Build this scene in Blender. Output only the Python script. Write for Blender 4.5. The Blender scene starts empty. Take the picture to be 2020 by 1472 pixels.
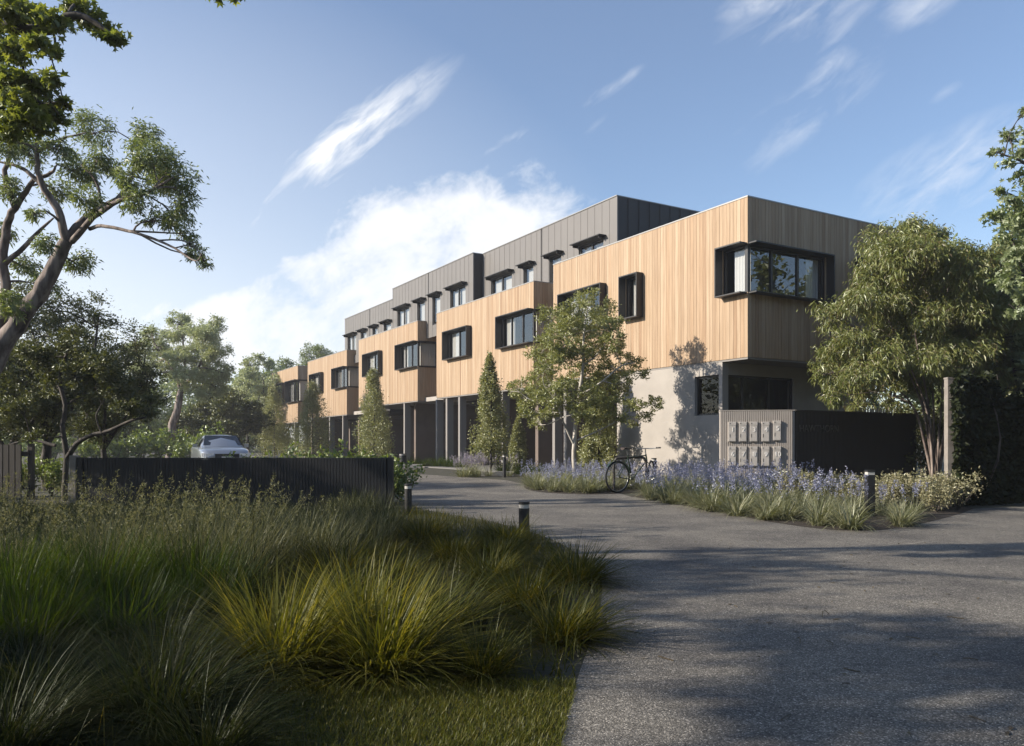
import bpy, math, random
import numpy as np
from mathutils import Vector, Matrix

sc = bpy.context.scene
COL = sc.collection
R = math.radians
RNG = np.random.default_rng(11)

# ------------------------------------------------------------------ camera
F, CX, HY, EYE = 1556.0, 1010.0, 875.0, 1.1
cam = bpy.data.cameras.new('camera')
cam_o = bpy.data.objects.new('camera', cam)
COL.objects.link(cam_o)
cam_o.location = (0, 0, EYE)
cam_o.rotation_euler = (R(90), 0, 0)
cam.sensor_width = 36
cam.lens = 36 * F / 2020
cam.shift_y = (HY - 736) / 2020
cam.clip_start = 0.05
cam.clip_end = 3000
sc.camera = cam_o

def at(px, py, Y):
    """world point at depth Y for a surveyed bearing of the site photograph"""
    return np.array([(px - CX) / F * Y, Y, EYE + (HY - py) / F * Y])

# ------------------------------------------------------------------ tagging
def tag(o, label=None, cat=None, group=None, kind=None):
    if label: o['label'] = label
    if cat: o['category'] = cat
    if group: o['group'] = group
    if kind: o['kind'] = kind
    return o

def empty(name, loc=(0, 0, 0), rz=0.0):
    o = bpy.data.objects.new(name, None)
    o.empty_display_size = 0.2
    o.location = loc
    o.rotation_euler = (0, 0, rz)
    COL.objects.link(o)
    return o

def copy_tree(o, parent=None):
    c = o.copy()
    COL.objects.link(c)
    if parent is not None:
        c.parent = parent
    for ch in list(o.children):
        copy_tree(ch, c)
    return c

# ------------------------------------------------------------------ meshes
def fastmesh(name, blocks, mats, parent=None, smooth=False):
    """blocks: list of (verts Nx3, faces MxK, material index)"""
    vs, nv, li, ls, lt, mi, no = [], 0, [], [], [], [], 0
    for v, f, m in blocks:
        v = np.asarray(v, dtype=np.float32).reshape(-1, 3)
        f = np.asarray(f, dtype=np.int32)
        if len(f) == 0:
            continue
        k = f.shape[1]
        vs.append(v)
        li.append((f + nv).ravel())
        ls.append(no + np.arange(len(f), dtype=np.int32) * k)
        lt.append(np.full(len(f), k, dtype=np.int32))
        mi.append(np.full(len(f), m, dtype=np.int32))
        nv += len(v)
        no += f.size
    me = bpy.data.meshes.new(name)
    if vs:
        V = np.concatenate(vs); LI = np.concatenate(li)
        LS = np.concatenate(ls); MI = np.concatenate(mi); LT = np.concatenate(lt)
        me.vertices.add(len(V)); me.vertices.foreach_set('co', V.ravel())
        me.loops.add(len(LI)); me.loops.foreach_set('vertex_index', LI)
        me.polygons.add(len(LS)); me.polygons.foreach_set('loop_start', LS)
        me.polygons.foreach_set('loop_total', LT)
        me.polygons.foreach_set('material_index', MI)
        me.polygons.foreach_set('use_smooth', np.full(len(LS), bool(smooth)))
        me.update(calc_edges=True)
        me.validate()
    for m in (mats if isinstance(mats, (list, tuple)) else [mats]):
        me.materials.append(m)
    o = bpy.data.objects.new(name, me)
    COL.objects.link(o)
    if parent is not None:
        o.parent = parent
    return o

class MB:
    """collects simple solids into one mesh"""
    def __init__(self):
        self.blocks = []
    def add(self, v, f, m=0):
        self.blocks.append((v, f, m)); return self
    def box(self, a, b, m=0, mat=None):
        a = np.array(a, float); b = np.array(b, float)
        lo, hi = np.minimum(a, b), np.maximum(a, b)
        v = np.array([[x, y, z] for z in (lo[2], hi[2]) for y in (lo[1], hi[1]) for x in (lo[0], hi[0])])
        if mat is not None:
            v = np.array([list(mat @ Vector(p)) for p in v])
        f = [[0, 2, 3, 1], [4, 5, 7, 6], [0, 1, 5, 4], [2, 6, 7, 3], [0, 4, 6, 2], [1, 3, 7, 5]]
        return self.add(v, f, m)
    def tube(self, pts, rad, sides=6, m=0, cap=True):
        v, f, caps = tube_arrays(pts, rad, sides, cap)
        self.add(v, f, m)
        if caps:
            for c in caps: self.add(v[c], [list(range(len(c)))], m)
        return self
    def prism(self, poly, z0, z1, m=0):
        n = len(poly)
        v = np.array([[p[0], p[1], z0] for p in poly] + [[p[0], p[1], z1] for p in poly])
        self.add(v, [[i, (i + 1) % n, n + (i + 1) % n, n + i] for i in range(n)], m)
        self.add(v, [list(range(n, 2 * n))], m)
        self.add(v, [list(range(n))[::-1]], m)
        return self
    def build(self, name, mats, parent=None, smooth=False):
        return fastmesh(name, self.blocks, mats, parent, smooth)

def tube_arrays(pts, rad, sides=6, cap=True):
    P = np.asarray(pts, float); n = len(P)
    if np.isscalar(rad): rad = np.full(n, rad)
    rad = np.asarray(rad, float)
    T = np.gradient(P, axis=0)
    T /= np.linalg.norm(T, axis=1)[:, None] + 1e-9
    up = np.array([0.13, 0.27, 0.95])
    if abs(np.dot(T[0], up)) > 0.9: up = np.array([0.9, 0.3, 0.1])
    S = np.cross(T, up); S /= np.linalg.norm(S, axis=1)[:, None] + 1e-9
    U = np.cross(S, T)
    a = np.arange(sides) * 2 * math.pi / sides
    V = (P[:, None, :] + rad[:, None, None] * (np.cos(a)[None, :, None] * S[:, None, :] + np.sin(a)[None, :, None] * U[:, None, :])).reshape(-1, 3)
    fs = []
    for i in range(n - 1):
        for k in range(sides):
            k2 = (k + 1) % sides
            fs.append([i * sides + k, i * sides + k2, (i + 1) * sides + k2, (i + 1) * sides + k])
    caps = [list(range(sides))[::-1], list(range((n - 1) * sides, n * sides))] if cap else []
    return V, np.array(fs), caps

def smooth_path(pts, rad=None, sub=4):
    """catmull-rom through the points"""
    P = np.asarray(pts, float); n = len(P)
    rr = None if rad is None else np.interp(np.linspace(0, 1, (n - 1) * sub + 1), np.linspace(0, 1, n), rad)
    E = np.vstack([2 * P[0] - P[1], P, 2 * P[-1] - P[-2]])
    out = []
    for i in range(n - 1):
        p0, p1, p2, p3 = E[i:i + 4]
        for s in range(sub):
            t = s / sub
            out.append(0.5 * ((2 * p1) + (-p0 + p2) * t + (2 * p0 - 5 * p1 + 4 * p2 - p3) * t * t + (-p0 + 3 * p1 - 3 * p2 + p3) * t ** 3))
    out.append(P[-1])
    return np.array(out), rr

# ------------------------------------------------------------------ materials
def new_mat(name):
    m = bpy.data.materials.new(name)
    m.use_nodes = True
    nt = m.node_tree
    for n in list(nt.nodes): nt.nodes.remove(n)
    out = nt.nodes.new('ShaderNodeOutputMaterial')
    return m, nt, out

def N(nt, kind, **kw):
    n = nt.nodes.new(kind)
    for k, v in kw.items():
        if k.startswith('in_'):
            n.inputs[k[3:].replace('_', ' ')].default_value = v
        else:
            setattr(n, k, v)
    return n

def ramp(nt, fac, stops, interp='LINEAR'):
    r = nt.nodes.new('ShaderNodeValToRGB')
    cr = r.color_ramp; cr.interpolation = interp
    while len(cr.elements) < len(stops): cr.elements.new(0.5)
    for e, (p, c) in zip(cr.elements, stops):
        e.position = p
        e.color = tuple(c) + (1,) if len(c) == 3 else c
    if fac is not None: nt.links.new(fac, r.inputs[0])
    return r

def princ(name, base, rough=0.6, metal=0.0, spec=0.5, noise=None, bump=None, coat=0.0):
    """noise=(scale, darker colour, amount-contrast) bump=(scale,strength)"""
    m, nt, out = new_mat(name)
    b = N(nt, 'ShaderNodeBsdfPrincipled')
    b.inputs['Base Color'].default_value = tuple(base) + (1,)
    b.inputs['Roughness'].default_value = rough
    b.inputs['Metallic'].default_value = metal
    b.inputs['Specular IOR Level'].default_value = spec
    b.inputs['Coat Weight'].default_value = coat
    nt.links.new(b.outputs[0], out.inputs[0])
    tc = N(nt, 'ShaderNodeTexCoord')
    if noise:
        nz = N(nt, 'ShaderNodeTexNoise'); nz.inputs['Scale'].default_value = noise[0]; nz.inputs['Detail'].default_value = 6
        nt.links.new(tc.outputs['Object'], nz.inputs['Vector'])
        rp = ramp(nt, nz.outputs[0], [(0.5 - noise[2], noise[1]), (0.5 + noise[2], base)])
        nt.links.new(rp.outputs[0], b.inputs['Base Color'])
    if bump:
        nb = N(nt, 'ShaderNodeTexNoise'); nb.inputs['Scale'].default_value = bump[0]; nb.inputs['Detail'].default_value = 5
        nt.links.new(tc.outputs['Object'], nb.inputs['Vector'])
        bp = N(nt, 'ShaderNodeBump'); bp.inputs['Strength'].default_value = bump[1]; bp.inputs['Distance'].default_value = 0.02
        nt.links.new(nb.outputs[0], bp.inputs['Height'])
        nt.links.new(bp.outputs[0], b.inputs['Normal'])
    return m

def leaf_mat(name, cols, trans=0.35, tcol=None, gloss=0.06):
    """leaf with hue that varies from leaf to leaf"""
    m, nt, out = new_mat(name)
    g = N(nt, 'ShaderNodeNewGeometry')
    k = len(cols)
    rp = ramp(nt, g.outputs['Random Per Island'], [(i / max(1, k - 1), c) for i, c in enumerate(cols)])
    d = N(nt, 'ShaderNodeBsdfDiffuse'); t = N(nt, 'ShaderNodeBsdfTranslucent')
    nt.links.new(rp.outputs[0], d.inputs[0])
    mul = N(nt, 'ShaderNodeMix', data_type='RGBA', blend_type='MULTIPLY')
    mul.inputs['Factor'].default_value = 1.0
    nt.links.new(rp.outputs[0], mul.inputs[6])
    mul.inputs[7].default_value = tuple(tcol or (1.5, 1.5, 0.7)) + (1,)
    nt.links.new(mul.outputs[2], t.inputs[0])
    mx = N(nt, 'ShaderNodeMixShader'); mx.inputs[0].default_value = trans
    nt.links.new(d.outputs[0], mx.inputs[1]); nt.links.new(t.outputs[0], mx.inputs[2])
    gl = N(nt, 'ShaderNodeBsdfGlossy'); gl.inputs['Roughness'].default_value = 0.45
    gl.inputs[0].default_value = (0.9, 0.95, 0.9, 1)
    m2 = N(nt, 'ShaderNodeMixShader'); m2.inputs[0].default_value = gloss
    nt.links.new(mx.outputs[0], m2.inputs[1]); nt.links.new(gl.outputs[0], m2.inputs[2])
    nt.links.new(m2.outputs[0], out.inputs[0])
    return m

def wood_mat():
    m, nt, out = new_mat('cedar_boards')
    b = N(nt, 'ShaderNodeBsdfPrincipled'); b.inputs['Roughness'].default_value = 0.62
    b.inputs['Specular IOR Level'].default_value = 0.3
    g = N(nt, 'ShaderNodeNewGeometry')
    rp = ramp(nt, g.outputs['Random Per Island'], [(0.0, (0.285, 0.197, 0.125)), (0.25, (0.365, 0.268, 0.180)), (0.5, (0.315, 0.220, 0.140)), (0.75, (0.40, 0.302, 0.210)), (0.92, (0.33, 0.226, 0.142)), (1.0, (0.23, 0.147, 0.088))])
    tc = N(nt, 'ShaderNodeTexCoord')
    mp = N(nt, 'ShaderNodeMapping'); mp.inputs['Scale'].default_value = (26, 26, 0.9)
    nt.links.new(tc.outputs['Object'], mp.inputs[0])
    nz = N(nt, 'ShaderNodeTexNoise'); nz.inputs['Scale'].default_value = 1.0; nz.inputs['Detail'].default_value = 6
    nt.links.new(mp.outputs[0], nz.inputs['Vector'])
    gr = ramp(nt, nz.outputs[0], [(0.3, (0.80, 0.77, 0.73)), (0.62, (1.08, 1.08, 1.08))])
    mul = N(nt, 'ShaderNodeMix', data_type='RGBA', blend_type='MULTIPLY'); mul.inputs['Factor'].default_value = 1.0
    nt.links.new(rp.outputs[0], mul.inputs[6]); nt.links.new(gr.outputs[0], mul.inputs[7])
    nt.links.new(mul.outputs[2], b.inputs['Base Color'])
    bp = N(nt, 'ShaderNodeBump'); bp.inputs['Strength'].default_value = 0.15; bp.inputs['Distance'].default_value = 0.01
    nt.links.new(nz.outputs[0], bp.inputs['Height']); nt.links.new(bp.outputs[0], b.inputs['Normal'])
    nt.links.new(b.outputs[0], out.inputs[0])
    return m

def glass_mat(name='window_glass', tint=(0.92, 0.94, 0.94), base=0.13, edge=0.8):
    m, nt, out = new_mat(name)
    tr = N(nt, 'ShaderNodeBsdfTransparent'); tr.inputs[0].default_value = tuple(tint) + (1,)
    gl = N(nt, 'ShaderNodeBsdfGlossy'); gl.inputs['Roughness'].default_value = 0.0
    lw = N(nt, 'ShaderNodeLayerWeight'); lw.inputs['Blend'].default_value = 0.5
    pw = N(nt, 'ShaderNodeMath', operation='POWER'); pw.inputs[1].default_value = 3.2
    nt.links.new(lw.outputs['Facing'], pw.inputs[0])
    mr = N(nt, 'ShaderNodeMapRange'); mr.inputs['To Min'].default_value = base; mr.inputs['To Max'].default_value = edge
    nt.links.new(pw.outputs[0], mr.inputs['Value'])
    tc = N(nt, 'ShaderNodeTexCoord')
    nz = N(nt, 'ShaderNodeTexNoise'); nz.inputs['Scale'].default_value = 0.9
    nt.links.new(tc.outputs['Object'], nz.inputs['Vector'])
    bp = N(nt, 'ShaderNodeBump'); bp.inputs['Strength'].default_value = 0.015; bp.inputs['Distance'].default_value = 0.05
    nt.links.new(nz.outputs[0], bp.inputs['Height']); nt.links.new(bp.outputs[0], gl.inputs['Normal'])
    mx = N(nt, 'ShaderNodeMixShader')
    nt.links.new(mr.outputs[0], mx.inputs[0]); nt.links.new(tr.outputs[0], mx.inputs[1]); nt.links.new(gl.outputs[0], mx.inputs[2])
    nt.links.new(mx.outputs[0], out.inputs[0])
    return m

def asphalt_mat():
    m, nt, out = new_mat('exposed_aggregate')
    b = N(nt, 'ShaderNodeBsdfPrincipled'); b.inputs['Roughness'].default_value = 0.85; b.inputs['Specular IOR Level'].default_value = 0.3
    tc = N(nt, 'ShaderNodeTexCoord')
    vo = N(nt, 'ShaderNodeTexVoronoi'); vo.inputs['Scale'].default_value = 165.0
    nt.links.new(tc.outputs['Object'], vo.inputs['Vector'])
    hs = N(nt, 'ShaderNodeSeparateColor'); nt.links.new(vo.outputs['Color'], hs.inputs[0])
    st = ramp(nt, hs.outputs[0], [(0.0, (0.058, 0.054, 0.048)), (0.35, (0.107, 0.100, 0.089)), (0.7, (0.157, 0.146, 0.130)), (0.92, (0.235, 0.218, 0.195)), (1.0, (0.46, 0.425, 0.38))])
    nz = N(nt, 'ShaderNodeTexNoise'); nz.inputs['Scale'].default_value = 0.9; nz.inputs['Detail'].default_value = 7; nz.inputs['Roughness'].default_value = 0.62
    nt.links.new(tc.outputs['Object'], nz.inputs['Vector'])
    big = ramp(nt, nz.outputs[0], [(0.34, (0.62, 0.62, 0.64)), (0.60, (1.15, 1.14, 1.10))])
    mul = N(nt, 'ShaderNodeMix', data_type='RGBA', blend_type='MULTIPLY'); mul.inputs['Factor'].default_value = 1.0
    nt.links.new(st.outputs[0], mul.inputs[6]); nt.links.new(big.outputs[0], mul.inputs[7])
    n3 = N(nt, 'ShaderNodeTexNoise'); n3.inputs['Scale'].default_value = 14; n3.inputs['Detail'].default_value = 4
    nt.links.new(tc.outputs['Object'], n3.inputs['Vector'])
    md = ramp(nt, n3.outputs[0], [(0.35, (0.86, 0.86, 0.86)), (0.65, (1.08, 1.08, 1.08))])
    mu2 = N(nt, 'ShaderNodeMix', data_type='RGBA', blend_type='MULTIPLY'); mu2.inputs['Factor'].default_value = 1.0
    nt.links.new(mul.outputs[2], mu2.inputs[6]); nt.links.new(md.outputs[0], mu2.inputs[7])
    nt.links.new(mu2.outputs[2], b.inputs['Base Color'])
    bp = N(nt, 'ShaderNodeBump'); bp.inputs['Strength'].default_value = 0.4; bp.inputs['Distance'].default_value = 0.005
    nt.links.new(vo.outputs['Distance'], bp.inputs['Height']); bp.invert = True
    nt.links.new(bp.outputs[0], b.inputs['Normal'])
    nt.links.new(b.outputs[0], out.inputs[0])
    return m

def bark_mat(name, c0, c1, c2):
    m, nt, out = new_mat(name)
    b = N(nt, 'ShaderNodeBsdfPrincipled'); b.inputs['Roughness'].default_value = 0.85
    tc = N(nt, 'ShaderNodeTexCoord')
    mp = N(nt, 'ShaderNodeMapping'); mp.inputs['Scale'].default_value = (9, 9, 1.6)
    nt.links.new(tc.outputs['Object'], mp.inputs[0])
    nz = N(nt, 'ShaderNodeTexNoise'); nz.inputs['Scale'].default_value = 1; nz.inputs['Detail'].default_value = 6
    nt.links.new(mp.outputs[0], nz.inputs['Vector'])
    rp = ramp(nt, nz.outputs[0], [(0.35, c0), (0.5, c1), (0.65, c2)])
    nt.links.new(rp.outputs[0], b.inputs['Base Color'])
    bp = N(nt, 'ShaderNodeBump'); bp.inputs['Strength'].default_value = 0.5; bp.inputs['Distance'].default_value = 0.03
    nt.links.new(nz.outputs[0], bp.inputs['Height']); nt.links.new(bp.outputs[0], b.inputs['Normal'])
    nt.links.new(b.outputs[0], out.inputs[0])
    return m

M = {
    'wood': wood_mat(),
    'black': princ('black_steel', (0.010, 0.010, 0.012), 0.5),
    'frame': princ('window_frame_black', (0.014, 0.014, 0.016), 0.4),
    'glass': glass_mat(),
    'glass_dark': glass_mat('shaded_window_glass', (0.55, 0.57, 0.58), 0.03, 0.5),
    'curtain': princ('curtain_cloth', (0.52, 0.50, 0.475), 0.9, bump=(30, 0.2)),
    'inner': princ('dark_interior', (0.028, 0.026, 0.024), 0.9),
    'metal': princ('grey_metal_cladding', (0.150, 0.141, 0.135), 0.5, 0.0, 0.4, noise=(0.7, (0.136, 0.128, 0.123), 0.2)),
    'charcoal': princ('charcoal_cladding', (0.018, 0.018, 0.021), 0.6, noise=(1.2, (0.015, 0.015, 0.018), 0.2)),
    'cap': princ('pale_flashing', (0.30, 0.295, 0.285), 0.4, 0.3),
    'concrete': princ('rendered_concrete', (0.345, 0.318, 0.29), 0.85, noise=(1.6, (0.28, 0.258, 0.235), 0.22), bump=(30, 0.12)),
    'soffit': princ('soffit_board', (0.20, 0.188, 0.178), 0.8),
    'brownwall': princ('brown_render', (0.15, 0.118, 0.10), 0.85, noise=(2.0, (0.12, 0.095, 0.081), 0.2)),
    'batten': princ('grey_battens', (0.38, 0.343, 0.31), 0.7, noise=(3, (0.33, 0.297, 0.268), 0.2)),
    'darkbatten': princ('dark_battens', (0.052, 0.043, 0.037), 0.7),
    'letter': princ('bronze_letters', (0.12, 0.108, 0.092), 0.45, 0.3),
    'mailbox': princ('mailbox_metal', (0.50, 0.465, 0.43), 0.5, 0.1, noise=(9, (0.45, 0.42, 0.39), 0.15)),
    'digit': princ('pale_numerals', (0.80, 0.78, 0.75), 0.4),
    'slot': princ('slot_dark', (0.14, 0.125, 0.11), 0.6),
    'fence': princ('black_fence_paint', (0.011, 0.012, 0.016), 0.55, noise=(4, (0.008, 0.009, 0.012), 0.2)),
    'post': princ('weathered_timber', (0.25, 0.225, 0.20), 0.85, noise=(6, (0.16, 0.14, 0.125), 0.25), bump=(18, 0.3)),
    'lens': princ('lamp_lens', (0.45, 0.44, 0.42), 0.3),
    'asphalt': asphalt_mat(),
    'ground': princ('soil_and_litter', (0.045, 0.042, 0.026), 0.95, noise=(3.0, (0.024, 0.024, 0.014), 0.2), bump=(14, 0.6)),
    'mulch': princ('bark_mulch', (0.040, 0.028, 0.019), 0.95, noise=(20, (0.018, 0.013, 0.010), 0.2), bump=(40, 0.9)),
    'kerb': princ('kerb_concrete', (0.33, 0.315, 0.295), 0.85, noise=(6, (0.27, 0.258, 0.24), 0.2)),
    'paving': princ('forecourt_concrete', (0.20, 0.192, 0.18), 0.85, noise=(1.5, (0.16, 0.153, 0.145), 0.2), bump=(60, 0.15)),
    'carpaint': princ('silver_blue_paint', (0.30, 0.315, 0.34), 0.28, 0.6, coat=0.8),
    'carglass': princ('car_glass', (0.010, 0.012, 0.016), 0.04, spec=0.8),
    'tyre': princ('tyre_rubber', (0.012, 0.012, 0.012), 0.8),
    'rim': princ('alloy_rim', (0.45, 0.45, 0.46), 0.3, 0.9),
    'redlamp': princ('red_lamp', (0.10, 0.014, 0.012), 0.15, coat=0.6),
    'whitelamp': princ('clear_lamp', (0.75, 0.74, 0.72), 0.12, coat=0.6),
    'plate': princ('number_plate', (0.62, 0.60, 0.56), 0.4),
    'bikepaint': princ('dark_green_paint', (0.022, 0.038, 0.022), 0.3, coat=0.5),
    'saddle': princ('brown_leather', (0.035, 0.022, 0.016), 0.5),
    'chrome': princ('dull_chrome', (0.32, 0.32, 0.31), 0.3, 0.9),
    'rack': princ('rack_steel', (0.035, 0.030, 0.026), 0.45),
    'bark_gum': bark_mat('gum_bark', (0.055, 0.042, 0.036), (0.15, 0.115, 0.10), (0.30, 0.25, 0.22)),
    'bark_pale': bark_mat('pale_bark', (0.22, 0.20, 0.17), (0.40, 0.37, 0.33), (0.55, 0.52, 0.47)),
    'bark_dark': bark_mat('dark_bark', (0.022, 0.018, 0.015), (0.05, 0.042, 0.036), (0.085, 0.072, 0.06)),
    'l_gum': leaf_mat('gum_leaf', [(0.106, 0.142, 0.045), (0.17, 0.213, 0.078), (0.219, 0.248, 0.113), (0.127, 0.17, 0.064)], 0.35),
    'l_maple': leaf_mat('maple_leaf', [(0.115, 0.144, 0.028), (0.184, 0.213, 0.052), (0.23, 0.253, 0.063), (0.092, 0.127, 0.025)], 0.45),
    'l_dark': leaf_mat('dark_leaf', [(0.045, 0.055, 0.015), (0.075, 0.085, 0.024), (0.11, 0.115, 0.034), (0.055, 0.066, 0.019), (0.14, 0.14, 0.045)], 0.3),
    'l_pale': leaf_mat('pale_gum_leaf', [(0.239, 0.277, 0.15), (0.345, 0.373, 0.209), (0.403, 0.419, 0.255), (0.283, 0.313, 0.165)], 0.35, (1.3, 1.35, 0.8)),
    'l_feather': leaf_mat('feathery_leaf', [(0.135, 0.155, 0.049), (0.23, 0.243, 0.081), (0.297, 0.297, 0.115), (0.176, 0.196, 0.062)], 0.3),
    'l_cone': leaf_mat('hornbeam_leaf', [(0.149, 0.167, 0.063), (0.241, 0.247, 0.109), (0.31, 0.299, 0.149), (0.19, 0.207, 0.081)], 0.3),
    'l_droop': leaf_mat('drooping_leaf', [(0.094, 0.116, 0.024), (0.169, 0.19, 0.044), (0.123, 0.143, 0.031), (0.226, 0.233, 0.073), (0.123, 0.084, 0.039)], 0.3),
    'l_bright': leaf_mat('broad_leaf', [(0.138, 0.178, 0.081), (0.207, 0.247, 0.121), (0.253, 0.287, 0.149), (0.172, 0.207, 0.092)], 0.38, (1.3, 1.4, 0.8)),
    'l_shrub': leaf_mat('shrub_leaf', [(0.08, 0.12, 0.029), (0.16, 0.208, 0.048), (0.12, 0.16, 0.04), (0.208, 0.24, 0.072)], 0.35),
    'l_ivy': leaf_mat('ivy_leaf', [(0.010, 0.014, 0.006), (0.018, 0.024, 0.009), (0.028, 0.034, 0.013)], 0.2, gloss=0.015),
    'l_cream': leaf_mat('cream_leaf', [(0.22, 0.21, 0.11), (0.32, 0.29, 0.17), (0.17, 0.17, 0.08), (0.38, 0.34, 0.22)], 0.3, (1.2, 1.15, 0.8)),
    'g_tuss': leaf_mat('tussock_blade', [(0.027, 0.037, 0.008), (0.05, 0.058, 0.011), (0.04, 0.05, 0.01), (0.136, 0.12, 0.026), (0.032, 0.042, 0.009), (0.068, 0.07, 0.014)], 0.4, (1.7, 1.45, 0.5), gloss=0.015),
    'g_sun_tint': leaf_mat('sun_tinted_blade', [(0.062, 0.071, 0.013), (0.142, 0.142, 0.027), (0.095, 0.106, 0.019), (0.228, 0.199, 0.046), (0.076, 0.085, 0.015)], 0.42, (1.6, 1.5, 0.5), gloss=0.015),  # tussock blades yellowed, warm sunlight put into their colour
    'g_blue': leaf_mat('bluegreen_blade', [(0.017, 0.025, 0.009), (0.027, 0.037, 0.013), (0.049, 0.05, 0.024), (0.021, 0.03, 0.01)], 0.3, gloss=0.015),
    'g_green': leaf_mat('fresh_blade', [(0.03, 0.056, 0.008), (0.049, 0.076, 0.013), (0.037, 0.063, 0.01), (0.073, 0.079, 0.023)], 0.4, (1.5, 1.5, 0.5), gloss=0.015),
    'g_straw': leaf_mat('feather_grass', [(0.15, 0.155, 0.085), (0.22, 0.215, 0.13), (0.1, 0.115, 0.055), (0.17, 0.17, 0.09)], 0.35, (1.3, 1.2, 0.7), gloss=0.015),
    'g_lawn': leaf_mat('lawn_blade', [(0.058, 0.076, 0.014), (0.105, 0.112, 0.021), (0.14, 0.129, 0.035), (0.076, 0.094, 0.016)], 0.4, (1.5, 1.4, 0.5), gloss=0.015),
    'g_strap': leaf_mat('strap_blade', [(0.15, 0.165, 0.085), (0.21, 0.22, 0.125), (0.28, 0.27, 0.17), (0.12, 0.135, 0.06)], 0.3, (1.3, 1.3, 0.7)),
    'f_blue': leaf_mat('blue_petals', [(0.16, 0.172, 0.275), (0.22, 0.23, 0.34), (0.28, 0.29, 0.385), (0.175, 0.175, 0.26)], 0.3, (1.1, 1.1, 1.2)),
    'f_mauve': leaf_mat('mauve_petals', [(0.24, 0.20, 0.29), (0.32, 0.28, 0.36), (0.20, 0.17, 0.22), (0.28, 0.26, 0.24)], 0.3, (1.1, 1.1, 1.1)),
    'litter': leaf_mat('dead_leaf', [(0.05, 0.035, 0.02), (0.11, 0.08, 0.04), (0.03, 0.022, 0.015)], 0.1),
}
# ------------------------------------------------------------------ the building
# local frame: x runs along the street front away from the near corner, y is outward, z up
UX, UY = -0.5069, 0.8620
BX, BY = 6.282, 21.02
bld = empty('townhouse_building', (BX, BY, 0), math.atan2(UY, UX))
tag(bld, 'long three storey townhouse row, cedar clad boxes over render, grey metal top floor', 'building')

def wall_rects(a0, a1, z0, z1, openings):
    """rectangles (a0,a1,z0,z1) that fill the wall around its openings"""
    xs = sorted({a0, a1} | {min(max(o[i], a0), a1) for o in openings for i in (0, 1)})
    out = []
    for x0, x1 in zip(xs, xs[1:]):
        if x1 - x0 < 1e-4: continue
        cuts = sorted([(max(z0, o[2]), min(z1, o[3])) for o in openings if o[0] < (x0 + x1) / 2 < o[1]])
        z = z0
        for c0, c1 in cuts:
            if c0 > z + 1e-4: out.append((x0, x1, z, c0))
            z = max(z, c1)
        if z < z1 - 1e-4: out.append((x0, x1, z, z1))
    return out

def slab_on(mb, axis, r, p0, p1, m=0):
    """wall rectangle r extruded between planes p0..p1 ; axis 'x' = street front, 'y' = end wall"""
    a0, a1, z0, z1 = r
    if axis == 'x': mb.box((a0, p0, z0), (a1, p1, z1), m)
    else: mb.box((p0, a0, z0), (p1, a1, z1), m)

def board_wall(mb, axis, a0, a1, z0, z1, plane, out, openings, bw=0.128, gap=0.007, th=0.022):
    n = max(1, round((a1 - a0) / bw)); w = (a1 - a0) / n
    for i in range(n):
        b0, b1 = a0 + i * w + gap / 2, a0 + (i + 1) * w - gap / 2
        dp = RNG.uniform(-0.002, 0.002)
        ops = [o for o in openings if o[0] < b1 and o[1] > b0]
        cuts = [(b0, b1, o[2], o[3]) for o in ops if o[0] <= (b0 + b1) / 2 <= o[1]]
        for r in wall_rects(b0, b1, z0, z1, cuts):
            slab_on(mb, axis, r, plane - out * th, plane + dp)

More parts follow.
